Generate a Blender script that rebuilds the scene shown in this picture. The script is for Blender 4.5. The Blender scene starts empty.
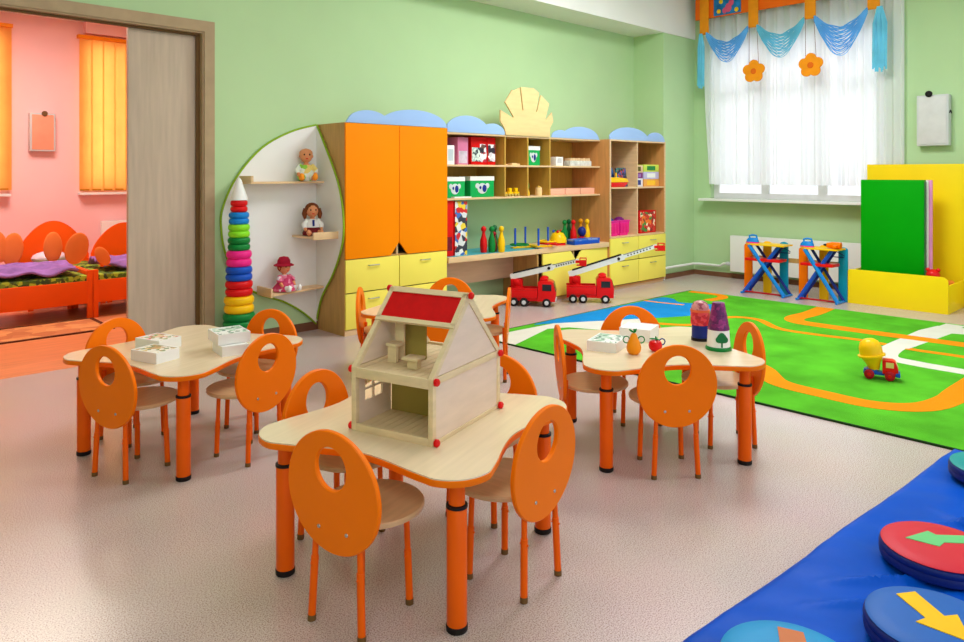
import bpy, bmesh, math, random
from mathutils import Vector, Matrix
random.seed(7)
C = bpy.context.scene.collection
PI = math.pi
def R(a): return math.radians(a)

# ------------------------------------------------------------------ materials
def lin(c):
    return tuple(((v/255)/12.92 if v/255 <= .04045 else ((v/255+.055)/1.055)**2.4) for v in c)
MATS = {}
def mat(name, rgb, rough=.5, var=.06, scale=8., bump=0., bscale=60., spec=.2, trans=0., stretch=None, metal=0., emit=None, coat=0.):
    """procedural surface: base colour with a soft noise variation, optional bump"""
    if name in MATS: return MATS[name]
    m = bpy.data.materials.new(name); m.use_nodes = True
    nt = m.node_tree; n = nt.nodes; l = nt.links
    p = n['Principled BSDF']
    col = lin(rgb)
    tc = n.new('ShaderNodeTexCoord'); mp = n.new('ShaderNodeMapping')
    l.new(tc.outputs['Object'], mp.inputs['Vector'])
    if stretch: mp.inputs['Scale'].default_value = stretch
    nz = n.new('ShaderNodeTexNoise'); nz.inputs['Scale'].default_value = scale; nz.inputs['Detail'].default_value = 4
    l.new(mp.outputs['Vector'], nz.inputs['Vector'])
    rp = n.new('ShaderNodeValToRGB')
    rp.color_ramp.elements[0].position = .3; rp.color_ramp.elements[1].position = .7
    rp.color_ramp.elements[0].color = tuple(max(0, c*(1-var)) for c in col)+(1,)
    rp.color_ramp.elements[1].color = tuple(min(1, c*(1+var)) for c in col)+(1,)
    l.new(nz.outputs['Fac'], rp.inputs['Fac'])
    l.new(rp.outputs['Color'], p.inputs['Base Color'])
    p.inputs['Roughness'].default_value = rough
    p.inputs['Specular IOR Level'].default_value = spec
    p.inputs['Metallic'].default_value = metal
    if coat: p.inputs['Coat Weight'].default_value = coat; p.inputs['Coat Roughness'].default_value = .08
    if bump:
        nb = n.new('ShaderNodeTexNoise'); nb.inputs['Scale'].default_value = bscale; nb.inputs['Detail'].default_value = 3
        l.new(mp.outputs['Vector'], nb.inputs['Vector'])
        bp = n.new('ShaderNodeBump'); bp.inputs['Strength'].default_value = bump; bp.inputs['Distance'].default_value = .01
        l.new(nb.outputs['Fac'], bp.inputs['Height']); l.new(bp.outputs['Normal'], p.inputs['Normal'])
    if trans:
        out = n['Material Output']; tr = n.new('ShaderNodeBsdfTranslucent'); mx = n.new('ShaderNodeMixShader')
        l.new(rp.outputs['Color'], tr.inputs['Color'])
        mx.inputs['Fac'].default_value = trans
        l.new(p.outputs['BSDF'], mx.inputs[1]); l.new(tr.outputs['BSDF'], mx.inputs[2]); l.new(mx.outputs['Shader'], out.inputs['Surface'])
    MATS[name] = m
    return m

GREEN = mat('wall_green', (184,214,164), .65, .03, 1.5, .05, 180)
WHITE = mat('white_paint', (238,238,236), .55, .02, 3)
CEIL = mat('ceiling_white', (236,235,232), .8, .02, 2)
PINK = mat('wall_pink', (252,204,206), .6, .03, 1.5)
BEECH = mat('beech_board', (226,190,146), .42, .08, 3, 0, 60, .4, stretch=(2,2,14))
BEECHD = mat('beech_side', (196,152,92), .45, .1, 3, stretch=(12,12,1.2))
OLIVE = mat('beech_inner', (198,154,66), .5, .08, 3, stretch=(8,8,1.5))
SEAT = mat('beech_ply', (214,176,130), .3, .08, 4, 0, 60, .5, stretch=(2,16,2))
TOP = mat('maple_laminate', (232,212,178), .22, .04, 3, 0, 60, .5, stretch=(1,14,1))
ORANGE = mat('orange_lacquer', (250,120,0), .38, .03, 5, 0, 60, .15)
LEGOR = mat('orange_tube', (240,96,2), .35, .03, 9, 0, 60, .18)
ORDOOR = mat('orange_door', (255,140,0), .5, .03, 2, spec=.08)
YELDR = mat('yellow_drawer', (244,228,98), .4, .03, 2)
BLACK = mat('black_rubber', (28,22,22), .5)
STEEL = mat('steel', (190,190,190), .3, .05, 20, metal=1.)
SKYB = mat('cloud_blue', (158,190,240), .45, .03, 2)
SUNW = mat('sun_wood', (240,204,146), .5, .05, 3, stretch=(2,2,10))
RED = mat('red_plastic', (222,20,24), .28, .04, 6)
REDM = mat('red_matte', (206,8,10), .6, .08, 30, spec=.15)
BLUE = mat('blue_plastic', (24,84,196), .3, .04, 6)
DBLUE = mat('dark_blue', (24,44,130), .4, .05, 6)
CYAN = mat('bright_blue', (20,130,214), .35, .05, 6)
TEAL = mat('teal_board', (16,150,186), .35, .04, 5)
YEL = mat('yellow_plastic', (250,196,14), .3, .04, 6)
GRN = mat('green_plastic', (14,130,56), .3, .05, 6)
LIME = mat('lime_plastic', (140,226,40), .3, .04, 6)
PNK = mat('pink_plastic', (240,40,140), .3, .04, 6)
MAG = mat('magenta', (200,60,130), .5, .08, 8)
PURP = mat('purple', (120,26,110), .35, .06, 12)
VIOL = mat('violet_cloth', (150,108,180), .8, .25, 9, .4, 30)
SKIN = mat('doll_skin', (226,150,104), .45, .03, 6)
HAIR = mat('doll_hair', (120,62,28), .7, .15, 30)
PALE = mat('pine', (226,204,164), .55, .07, 4, stretch=(3,3,12))
PLY = mat('ply_white', (230,208,188), .55, .06, 3, stretch=(2,2,9))
OLIVP = mat('olive_panel', (176,158,84), .6, .06, 4)
CARD = mat('white_card', (240,240,238), .5, .02, 5)
GREY = mat('light_grey', (206,208,210), .4, .03, 5)
GREENEDGE = mat('green_edge', (138,176,30), .4)
MATB = mat('blue_vinyl', (0,82,200), .45, .08, 3, .3, 9, .07)
BEDOR = mat('bed_orange', (250,92,10), .45, .03, 4)
DOORW = mat('door_wood', (198,178,158), .5, .09, 3, stretch=(10,10,.8))
FRAMEW = mat('frame_wood', (176,152,120), .5, .08, 3, stretch=(3,3,3))
BROWN = mat('brown_strip', (110,80,44), .5)
BASEB = mat('baseboard_brown', (120,80,58), .5, .08, 5)
RUGG = mat('rug_green', (88,182,40), .95, .22, 3.2, .7, 260, .1)
RUGO = mat('rug_orange', (252,148,18), .95, .06, 4, .7, 260, .1)
RUGW = mat('rug_white', (228,226,214), .95, .04, 4, .7, 260, .1)
RUGB = mat('rug_blue', (26,142,214), .95, .08, 4, .7, 260, .1)
RUGD = mat('rug_edge', (30,60,20), .9)

def floor_mat():
    m = bpy.data.materials.new('floor_vinyl'); m.use_nodes = True
    nt = m.node_tree; n = nt.nodes; l = nt.links; p = n['Principled BSDF']
    tc = n.new('ShaderNodeTexCoord')
    a = n.new('ShaderNodeTexNoise'); a.inputs['Scale'].default_value = 230; a.inputs['Detail'].default_value = 2
    b = n.new('ShaderNodeTexNoise'); b.inputs['Scale'].default_value = 1.2; b.inputs['Detail'].default_value = 5
    l.new(tc.outputs['Object'], a.inputs['Vector']); l.new(tc.outputs['Object'], b.inputs['Vector'])
    r = n.new('ShaderNodeValToRGB'); e = r.color_ramp.elements
    e[0].position = .34; e[0].color = lin((160,134,126))+(1,)
    e[1].position = .62; e[1].color = lin((224,208,204))+(1,)
    k = r.color_ramp.elements.new(.47); k.color = lin((203,183,178))+(1,)
    l.new(a.outputs['Fac'], r.inputs['Fac'])
    mx = n.new('ShaderNodeMix'); mx.data_type = 'RGBA'; mx.blend_type = 'MULTIPLY'; mx.inputs[0].default_value = .25
    l.new(r.outputs['Color'], mx.inputs[6]); l.new(b.outputs['Color'], mx.inputs[7])
    l.new(mx.outputs[2], p.inputs['Base Color'])
    p.inputs['Roughness'].default_value = .26; p.inputs['Specular IOR Level'].default_value = .5
    return m
FLOOR = floor_mat()
FLOORB = mat('bedroom_floor', (226,140,92), .35, .1, 3, stretch=(1,8,1))

def sheer_mat():
    m = bpy.data.materials.new('sheer_voile'); m.use_nodes = True
    nt = m.node_tree; n = nt.nodes; l = nt.links
    out = n['Material Output']; n.remove(n['Principled BSDF'])
    d = n.new('ShaderNodeBsdfDiffuse'); d.inputs['Color'].default_value = (.92,.92,.96,1)
    t = n.new('ShaderNodeBsdfTranslucent'); t.inputs['Color'].default_value = (.95,.95,.98,1)
    x = n.new('ShaderNodeBsdfTransparent')
    nz = n.new('ShaderNodeTexNoise'); nz.inputs['Scale'].default_value = 900
    tc = n.new('ShaderNodeTexCoord'); l.new(tc.outputs['Object'], nz.inputs['Vector'])
    mr = n.new('ShaderNodeMapRange'); mr.inputs[3].default_value = .0; mr.inputs[4].default_value = .10
    l.new(nz.outputs['Fac'], mr.inputs[0])
    a = n.new('ShaderNodeMixShader'); a.inputs[0].default_value = .42
    l.new(d.outputs[0], a.inputs[1]); l.new(t.outputs[0], a.inputs[2])
    b = n.new('ShaderNodeMixShader'); l.new(mr.outputs[0], b.inputs[0])
    l.new(a.outputs[0], b.inputs[1]); l.new(x.outputs[0], b.inputs[2]); l.new(b.outputs[0], out.inputs['Surface'])
    return m
SHEER = sheer_mat()
BLINDM = mat('orange_blind', (255,190,96), .6, .05, 6, trans=.6)
GLASS = bpy.data.materials.new('window_glass'); GLASS.use_nodes = True
_n = GLASS.node_tree.nodes; _l = GLASS.node_tree.links
_g = _n.new('ShaderNodeBsdfGlossy'); _g.inputs['Roughness'].default_value = .03
_t = _n.new('ShaderNodeBsdfTransparent'); _f = _n.new('ShaderNodeFresnel'); _m = _n.new('ShaderNodeMixShader')
_l.new(_f.outputs[0], _m.inputs[0]); _l.new(_t.outputs[0], _m.inputs[1]); _l.new(_g.outputs[0], _m.inputs[2])
_l.new(_m.outputs[0], _n['Material Output'].inputs['Surface'])

def cells_mat(name, cols, scale, rough=.45, base=None):
    """printed card: patches of several colours (voronoi cells)"""
    m = bpy.data.materials.new(name); m.use_nodes = True
    nt = m.node_tree; n = nt.nodes; l = nt.links; p = n['Principled BSDF']
    tc = n.new('ShaderNodeTexCoord'); v = n.new('ShaderNodeTexVoronoi'); v.inputs['Scale'].default_value = scale
    l.new(tc.outputs['Object'], v.inputs['Vector'])
    s = n.new('ShaderNodeSeparateColor'); l.new(v.outputs['Color'], s.inputs[0])
    r = n.new('ShaderNodeValToRGB'); r.color_ramp.interpolation = 'CONSTANT'
    e = r.color_ramp.elements
    e[0].position = 0; e[0].color = lin(cols[0])+(1,)
    e[1].position = 1/len(cols); e[1].color = lin(cols[1])+(1,)
    for i in range(2, len(cols)):
        k = e.new(i/len(cols)); k.color = lin(cols[i])+(1,)
    l.new(s.outputs[0], r.inputs['Fac']); l.new(r.outputs['Color'], p.inputs['Base Color'])
    p.inputs['Roughness'].default_value = rough
    return m
PICRED = cells_mat('print_red', [(240,236,230),(206,80,60),(240,236,230),(120,150,80),(236,200,160)], 55)
PICYEL = cells_mat('print_yellow', [(240,238,226),(214,190,120),(236,232,220),(120,140,90),(190,150,90)], 55)
PICGRN = cells_mat('print_green', [(238,240,236),(150,190,160),(238,240,236),(90,130,110),(200,220,206)], 55)
PICFIG = cells_mat('print_figures', [(236,234,240),(40,30,50),(110,70,60),(214,206,220),(180,30,60)], 26)
PICCAR = cells_mat('print_cars', [(236,232,230),(210,30,40),(60,110,190),(240,206,60),(50,50,70),(220,220,226)], 22)
PICGAME = cells_mat('print_game', [(30,34,70),(60,90,170),(180,60,60),(40,120,110),(24,24,44)], 34)
PICPOT = cells_mat('print_pots', [(214,40,30),(240,120,30),(60,140,60),(250,230,200),(150,20,20)], 26)
BEDRUG = cells_mat('bed_rug', [(216,140,80),(190,110,60),(220,150,90),(200,120,70)], 8, .9)
GREENSH = cells_mat('green_sheet', [(120,150,40),(170,190,50),(80,110,30),(60,80,40)], 30, .9)
DOMEP = cells_mat('dome_print', [(200,120,130),(150,60,80),(220,150,150)], 70)
REDP = cells_mat('red_print', [(210,30,44),(230,70,80),(190,20,50)], 60)
PURPP = cells_mat('purple_print', [(120,20,100),(150,40,120),(90,16,90)], 60)

# ------------------------------------------------------------------ mesh builder
class B:
    def __init__(s): s.bm = bmesh.new(); s.mi = 0
    def _f(s, vs):
        try:
            f = s.bm.faces.new(vs); f.material_index = s.mi; return f
        except ValueError: return None
    def box(s, x0, x1, y0, y1, z0, z1, bev=0., M=None):
        v = [s.bm.verts.new(p) for p in ((x0,y0,z0),(x1,y0,z0),(x1,y1,z0),(x0,y1,z0),(x0,y0,z1),(x1,y0,z1),(x1,y1,z1),(x0,y1,z1))]
        fs = [s._f([v[i] for i in q]) for q in ((3,2,1,0),(4,5,6,7),(0,1,5,4),(1,2,6,5),(2,3,7,6),(3,0,4,7))]
        return s._fin(v, fs, bev, M)
    def _fin(s, v, fs, bev, M, seg=2):
        if M is not None: bmesh.ops.transform(s.bm, matrix=M, verts=v)
        if bev:
            es = list({e for f in fs for e in f.edges})
            r = bmesh.ops.bevel(s.bm, geom=es, offset=bev, segments=seg, profile=.6, affect='EDGES')
            for f in r['faces']: f.material_index = s.mi
        return s
    def prism(s, poly, h0, h1, axis='z', bev=0., M=None):
        """poly 2D extruded along axis: z -> (a,b,h); y -> (a,h,b); x -> (h,a,b)"""
        def P(a, b, h): return {'z': (a,b,h), 'y': (a,h,b), 'x': (h,a,b)}[axis]
        lo = [s.bm.verts.new(P(a,b,h0)) for a, b in poly]; hi = [s.bm.verts.new(P(a,b,h1)) for a, b in poly]
        n = len(poly); fs = [s._f(lo[::-1]), s._f(hi)]
        for i in range(n): fs.append(s._f([lo[i], lo[(i+1)%n], hi[(i+1)%n], hi[i]]))
        if bev:
            es = list(fs[0].edges)+list(fs[1].edges)
            r = bmesh.ops.bevel(s.bm, geom=es, offset=bev, segments=2, profile=.6, affect='EDGES')
            for f in r['faces']: f.material_index = s.mi
            if M is not None: raise ValueError
        elif M is not None: bmesh.ops.transform(s.bm, matrix=M, verts=lo+hi)
        return s
    def loops(s, L, close=False, cap=True):
        V = [[s.bm.verts.new(p) for p in lp] for lp in L]
        n = len(V[0]); rng = len(V) if close else len(V)-1
        for i in range(rng):
            a, b = V[i], V[(i+1)%len(V)]
            for j in range(n): s._f([a[j], a[(j+1)%n], b[(j+1)%n], b[j]])
        if cap and not close: s._f(V[0][::-1]); s._f(V[-1])
        return s
    def lathe(s, prof, n=24, c=(0,0,0), M=None):
        L = []
        for r, z in prof:
            L.append([Vector((c[0]+max(r,1e-4)*math.cos(2*PI*i/n), c[1]+max(r,1e-4)*math.sin(2*PI*i/n), c[2]+z)) for i in range(n)])
        if M is not None: L = [[M @ p for p in lp] for lp in L]
        return s.loops(L)
    def cyl(s, p0, p1, r0, r1=None, n=16):
        return s.tube([p0, p1], [r0, r0 if r1 is None else r1], n)
    def tube(s, pts, r, n=8, closed=False):
        pts = [Vector(p) for p in pts]; m = len(pts)
        rr = r if isinstance(r, (list, tuple)) else [r]*m
        L = []; up = None
        for i, p in enumerate(pts):
            if closed: t = pts[(i+1)%m]-pts[i-1]
            else: t = pts[min(i+1, m-1)]-pts[max(i-1, 0)]
            t.normalize()
            if up is None: up = Vector((0,0,1)) if abs(t.z) < .9 else Vector((1,0,0))
            u = t.cross(up).normalized(); w = u.cross(t).normalized(); up = w
            L.append([p+(u*math.cos(2*PI*j/n)+w*math.sin(2*PI*j/n))*rr[i] for j in range(n)])
        return s.loops(L, close=closed)
    def ell(s, c, r, n=16, M=None):
        if not isinstance(r, (list, tuple)): r = (r, r, r)
        k = n//2; L = []
        for i in range(k+1):
            t = PI*i/k; q = max(math.sin(t), .002)
            L.append([Vector((r[0]*q*math.cos(2*PI*j/n), r[1]*q*math.sin(2*PI*j/n), -r[2]*math.cos(t))) for j in range(n)])
        T = Matrix.Translation(c) @ (M if M is not None else Matrix.Identity(4))
        return s.loops([[T @ p for p in lp] for lp in L])
    def grid(s, f, nu, nv):
        V = [[s.bm.verts.new(f(i/nu, j/nv)) for j in range(nv+1)] for i in range(nu+1)]
        for i in range(nu):
            for j in range(nv): s._f([V[i][j], V[i+1][j], V[i+1][j+1], V[i][j+1]])
        return s
def obj(name, b, mats, parent=None, ang=40, **props):
    bm = b.bm
    bmesh.ops.recalc_face_normals(bm, faces=bm.faces)
    for e in bm.edges:
        if len(e.link_faces) == 2 and e.calc_face_angle(0) > R(ang): e.smooth = False
    for f in bm.faces: f.smooth = True
    me = bpy.data.meshes.new(name); bm.to_mesh(me); bm.free()
    for m in (mats if isinstance(mats, (list, tuple)) else [mats]): me.materials.append(m)
    o = bpy.data.objects.new(name, me); C.objects.link(o)
    if parent is not None: o.parent = parent
    for k, v in props.items(): o[k] = v
    return o
def tag(o, label, cat, group=None, kind=None):
    o['label'] = label; o['category'] = cat
    if group: o['group'] = group
    if kind: o['kind'] = kind
    return o
def thing(name, label, cat, loc=(0,0,0), rz=0., group=None):
    o = bpy.data.objects.new(name, None); C.objects.link(o); o.empty_display_size = .05
    o.location = loc; o.rotation_euler = (0,0,R(rz))
    return tag(o, label, cat, group)
def struct(name, b, m, parent=None, label=None):
    o = obj(name, b, m, parent)
    o['kind'] = 'structure'
    if label: o['label'] = label; o['category'] = name.split('_')[0]
    return o
def dup(root, label, loc, rz):
    def cp(o, par):
        c = o.copy(); C.objects.link(c)
        if par is not None: c.parent = par
        for ch in o.children: cp(ch, c)
        return c
    r = cp(root, None); r.location = loc; r.rotation_euler = (0,0,R(rz)); r['label'] = label
    return r
def spline(pts, k=6, closed=True):
    out = []; n = len(pts)
    for i in range(n if closed else n-1):
        p = [Vector(pts[(i+j-1) % n] if closed else pts[min(max(i+j-1,0), n-1)]) for j in range(4)]
        for q in range(k):
            t = q/k
            out.append(tuple(.5*((2*p[1])+(-p[0]+p[2])*t+(2*p[0]-5*p[1]+4*p[2]-p[3])*t*t+(-p[0]+3*p[1]-3*p[2]+p[3])*t**3)))
    if not closed: out.append(tuple(pts[-1]))
    return out

# ------------------------------------------------------------------ setting
YB, XR, ZC = 5.56, 8.87, 3.75
struct('floor', B().box(-2.5, XR+.2, -2.5, 5.63, -.08, 0), FLOOR, label='speckled beige vinyl floor of the playroom')
struct('floor_bedroom', B().box(-1.5, 4.2, 5.63, 9.8, -.08, 0), FLOORB, label='warm orange-brown floor of the bedroom')
DX0, DX1, DZ = -.9, 2.33, 2.452
b = B(); b.box(-2.5, DX0, YB, 5.7, 0, ZC); b.box(DX0, DX1, YB, 5.7, DZ, ZC); b.box(DX1, XR+.2, YB, 5.7, 0, ZC)
struct('wall_back', b, GREEN, label='light green wall behind the cupboards')
WY0, WY1, WZ0, WZ1 = 2.75, 4.86, 1.03, 3.1
b = B(); b.box(XR, XR+.25, -2.5, WY0, 0, ZC); b.box(XR, XR+.25, WY1, YB, 0, ZC); b.box(XR, XR+.25, WY0, WY1, 0, WZ0); b.box(XR, XR+.25, WY0, WY1, WZ1, ZC)
struct('wall_right', b, GREEN, label='light green wall with the curtained window')
struct('wall_left', B().box(-2.6, -2.5, -2.5, 5.7, 0, ZC), GREEN, label='green wall behind the left side of the camera')
struct('wall_corner', B().box(8.115, XR, 5.11, YB, 0, 3.165), GREEN, label='green pilaster in the corner beside the shelves')
struct('ceiling', B().box(-2.5, XR+.25, -2.5, 5.7, ZC, ZC+.1), CEIL, label='white ceiling of the playroom')
struct('trim_1', B().box(-2.5, XR, 5.09, YB, 3.165, ZC), CEIL, label='white boxed soffit along the top of the back wall')
struct('baseboard_back', B().box(2.42, 3.33, YB-.018, YB, 0, .07), BASEB, label='brown baseboard under the round shelf board')
struct('baseboard_corner', B().box(8.1, XR, 5.092, 5.11, 0, .06), BASEB, label='brown baseboard along the corner pilaster')
struct('baseboard_right', B().box(XR-.018, XR, -1., 5.09, 0, .06), BASEB, label='brown baseboard below the radiator')
# door
d = bpy.data.objects.new('door_1', None); C.objects.link(d); d['kind'] = 'structure'; d['label'] = 'wide wooden sliding door and its frame'; d['category'] = 'door'
b = B(); b.prism([(DX0-.08,DZ),(DX1,DZ),(DX1+.08,DZ+.083),(DX0-.08,DZ+.083)], YB-.022, YB, 'y')
b.prism([(DX1,0),(DX1+.08,0),(DX1+.08,DZ+.083),(DX1,DZ)], YB-.022, YB, 'y'); b.box(DX0-.08, DX0, YB-.022, YB, 0, DZ)
obj('door_frame', b, FRAMEW, d)
b = B(); b.box(DX1-.012, DX1, YB-.01, 5.7, 0, DZ); b.box(DX0, DX1-.012, YB-.01, 5.7, DZ-.012, DZ)
obj('jamb', b, FRAMEW, d)
b = B(); b.box(DX1-.04, DX1-.012, 5.6, 5.615, 0, DZ-.012); b.box(DX0, DX1-.04, 5.595, 5.615, DZ-.03, DZ-.012)
obj('stop_strip', b, BROWN, d)
b = B(); b.box(1.8, DX1-.013, 5.625, 5.665, .006, DZ-.013, .002)
obj('door_leaf', b, DOORW, d)
# window on the right wall
w = bpy.data.objects.new('window_1', None); C.objects.link(w); w['kind'] = 'structure'; w['label'] = 'white framed window behind the sheer curtain'; w['category'] = 'window'
b = B(); b.box(XR+.08, XR+.14, WY0, WY1, WZ0, WZ0+.07); b.box(XR+.08, XR+.14, WY0, WY1, WZ1-.07, WZ1)
for y in (WY0, WY1-.07): b.box(XR+.08, XR+.14, y, y+.07, WZ0+.07, WZ1-.07)
for k in (1,2):
    y = WY0+(WY1-WY0)*k/3; b.box(XR+.08, XR+.14, y-.05, y+.05, WZ0+.07, WZ1-.07)
b.box(XR+.085, XR+.135, WY0+.07, WY1-.07, 2.35, 2.42)
obj('window_frame', b, WHITE, w)
obj('pane', B().box(XR+.108, XR+.112, WY0+.06, WY1-.06, WZ0+.06, WZ1-.06), GLASS, w)
obj('window_sill', B().box(8.66, XR+.08, 2.72, 4.93, 1.0, 1.03, .004), WHITE, w)
# bedroom shell
BY = 9.6
b = B()
b.box(-1.5, 1.05, BY, BY+.2, 0, 3.17); b.box(1.75, 2.55, BY, BY+.2, 0, 3.17); b.box(3.35, 4.2, BY, BY+.2, 0, 3.17)
for x0, x1 in ((1.05,1.75),(2.55,3.35)): b.box(x0, x1, BY, BY+.2, 0, 1.17); b.box(x0, x1, BY, BY+.2, 2.95, 3.17)
struct('wall_bedroom_back', b, PINK, label='pink bedroom wall with two windows')
struct('wall_bedroom_right', B().box(4.2, 4.35, 5.7, BY+.2, 0, 3.17), PINK, label='pink bedroom wall hidden by the sliding door')
struct('wall_bedroom_left', B().box(-1.65, -1.5, 5.7, BY+.2, 0, 3.17), PINK, label='pink bedroom wall out of sight')
struct('ceiling_bedroom', B().box(-1.65, 4.35, 5.7, BY+.2, 3.17, 3.27), CEIL, label='bedroom ceiling')
struct('trim_2', B().box(2.56, 4.2, BY-.12, BY, 3.03, 3.17), PINK, label='pink ledge above the right bedroom window')
for i, (x0, x1) in enumerate(((1.05,1.75),(2.55,3.35))):
    w = bpy.data.objects.new('window_%d' % (i+2), None); C.objects.link(w); w['kind'] = 'structure'; w['label'] = ('left','right')[i]+' bedroom window behind orange blinds'; w['category'] = 'window'
    b = B(); xm = (x0+x1)/2
    for a, c in ((x0,x0+.05),(xm-.03,xm+.03),(x1-.05,x1)): b.box(a, c, BY+.08, BY+.13, 1.22, 2.9)
    b.box(x0, x1, BY+.08, BY+.13, 1.17, 1.22); b.box(x0, x1, BY+.08, BY+.13, 2.9, 2.95)
    obj('window_frame', b, WHITE, w)
    obj('pane', B().box(x0+.04, x1-.04, BY+.1, BY+.104, 1.2, 2.92), GLASS, w)
    obj('window_sill', B().box(x0-.05, x1+.05, BY-.13, BY+.08, 1.1, 1.13, .004), WHITE, w)

# ------------------------------------------------------------------ tables
def table_outline(off=0.):
    pts = []
    for q in range(4):
        a = q*PI/2
        loc = [(.364,0.)]+[(.3015+.128*math.cos(R(t)), .3015+.128*math.sin(R(t))) for t in (-25,10,45,80,115)]
        for x, y in loc: pts.append((x*math.cos(a)-y*math.sin(a), x*math.sin(a)+y*math.cos(a)))
    p = spline(pts, 6)
    if off:
        n = len(p); o = []
        for i in range(n):
            t = Vector(p[(i+1)%n])-Vector(p[i-1]); t.normalize(); o.append((p[i][0]+t.y*off, p[i][1]-t.x*off))
        p = o
    return p
def make_table():
    t = thing('play_table', '', 'table', group='low play tables with wavy tops')
    obj('tabletop', B().prism(table_outline(.001), .458, .48, 'z', .001), TOP, t)
    o = table_outline(.003); i = table_outline(-.0015); n = len(o)
    b = B(); b.loops([[(x,y,.457) for x,y in i], [(x,y,.456) for x,y in table_outline(.0015)], [(x,y,.458) for x,y in o], [(x,y,.4745) for x,y in o], [(x,y,.476) for x,y in table_outline(.0015)], [(x,y,.476) for x,y in i]], close=True)
    obj('edging', b, ORANGE, t)
    for k in range(4):
        a = PI/4+k*PI/2; x, y = .470*math.cos(a), .470*math.sin(a)
        b = B(); b.lathe([(.029,.012),(.0305,.016),(.0305,.365),(.029,.368)], 24, (x,y,0)); b.lathe([(.0245,.36),(.0245,.457)], 24, (x,y,0))
        lg = obj('leg', b, LEGOR, t)
        obj('collar', B().lathe([(.025,.363),(.0325,.365),(.0325,.373),(.025,.375)], 24, (x,y,0)), BLACK, lg)
        obj('foot_cap', B().lathe([(.03,0),(.0325,.003),(.0325,.018),(.029,.021)], 24, (x,y,0)), BLACK, lg)
    return t
T = {1: ((1.638,2.026,0),19), 2: ((1.458,3.656,0),20.5), 3: ((3.158,2.061,0),-36.8), 4: ((3.14,3.70,0),37)}
TL = {1: 'wavy-topped play table carrying the wooden dollhouse', 2: 'wavy-topped play table by the sliding door with four white boxes on it',
      3: 'wavy-topped play table beside the green rug with toy fruit and two boxes', 4: 'bare wavy-topped play table half hidden behind the dollhouse'}
t0 = make_table(); t0.location = T[1][0]; t0.rotation_euler.z = R(T[1][1]); t0['label'] = TL[1]
for k in (2,3,4): dup(t0, TL[k], *T[k])

# ------------------------------------------------------------------ chairs
def make_chair():
    c = thing('kids_chair', '', 'chair', group='orange oval-backed chairs')
    obj('seat', B().lathe([(.0,.306),(.159,.306),(.164,.309),(.165,.319),(.161,.324),(.0,.325)], 48, (.043,0,0)), SEAT, c)
    N = 56; cz, sy, sz = .413, .180, .185; hz_, hy, hh = .485, .060, .065
    def el(x, c0, a, bb, d): return [(x-(z0-.412)*.06, y, z0) for y, z0 in ((a_*math.cos(2*PI*i/N), c0+b_*math.sin(2*PI*i/N)) for a_, b_ in ((a+d, bb+d),) for i in range(N))]
    xo, xi = -.139, -.121; e = .003
    b = B(); b.loops([el(xo,cz,sy,sz,-e), el(xo+e,cz,sy,sz,0), el(xi-e,cz,sy,sz,0), el(xi,cz,sy,sz,-e), el(xi,hz_,hy,hh,e), el(xi-e,hz_,hy,hh,0), el(xo+e,hz_,hy,hh,0), el(xo,hz_,hy,hh,e)], close=True)
    bk = obj('backrest', b, ORANGE, c)
    for y in (-.055,.055):
        obj('bolt', B().lathe([(0,0),(.006,.0),(.005,.002),(0,.003)], 12, M=Matrix.Translation((-.1335,y,.302)) @ Matrix.Rotation(-PI/2, 4, 'Y')), STEEL, bk)
    for sx, s in ((1,-1),(1,1),(-1,-1),(-1,1)):
        top = Vector((.098,s*.092,.306)) if sx > 0 else Vector((-.109,s*.084,.35))
        bot = Vector((.105,s*.1,.006)) if sx > 0 else Vector((-.118,s*.1,.006))
        m = bot.lerp(top, .55)
        b = B(); b.cyl(bot, m, .0118, n=14); b.cyl(m, top, .0096, n=14)
        q = bot.lerp(top, .5); b.cyl(q-Vector((.016,0,0)), q+Vector((.016,0,0)), .003, n=8)
        lg = obj('leg', b, LEGOR, c)
        obj('foot_tip', B().cyl(bot-Vector((0,0,.006)), bot+(top-bot).normalized()*.012, .0128, n=14), BROWN, lg)
    return c
CH = [((1.285,1.875),14,'chair seen from behind in front of the dollhouse'),
 ((1.758,1.69),98,'chair at the right near corner of the dollhouse table'),
 ((1.50,2.318),-74,'chair facing the dollhouse from the far left side of its table'),
 ((2.016,2.098),199,'chair mostly hidden behind the right wall of the dollhouse'),
 ((1.137,3.49),21,'chair seen from behind before the yellowish picture box'),
 ((1.602,3.303),104,'chair with its back to us before the two stacked white boxes'),
 ((1.280,3.925),-72,'chair beyond the stacked picture boxes, next to the bedroom doorway'),
 ((1.82,3.672),203,'chair at the far side of the four-box table below the round shelf board'),
 ((2.92,1.817),50,'chair seen squarely from behind at the toy fruit table'),
 ((2.867,2.246),-43,'edge-on chair left of the two white boxes on the toy fruit table'),
 ((3.378,2.296),-132,'chair on the rug behind the white boxes of the toy fruit table'),
 ((3.42,1.805),139,'chair on the rug beside the purple cup tower at the toy fruit table'),
 ((2.845,3.944),-42,'edge-on chair in front of the wardrobe drawers'),
 ((3.356,3.447),131,'edge-on chair between the dollhouse and the fire engines'),
 ((3.368,3.883),-143,'chair top showing above the red dollhouse roof'),
 ((2.872,3.497),37,'chair glimpsed through the dollhouse attic')]
c0 = make_chair()
for i, ((x,y),rz,lb) in enumerate(CH):
    lb = 'orange oval-backed '+lb
    if i == 0: c0.location = (x,y,0); c0.rotation_euler.z = R(rz); c0['label'] = lb
    else: dup(c0, lb, (x,y,0), rz)

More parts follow.
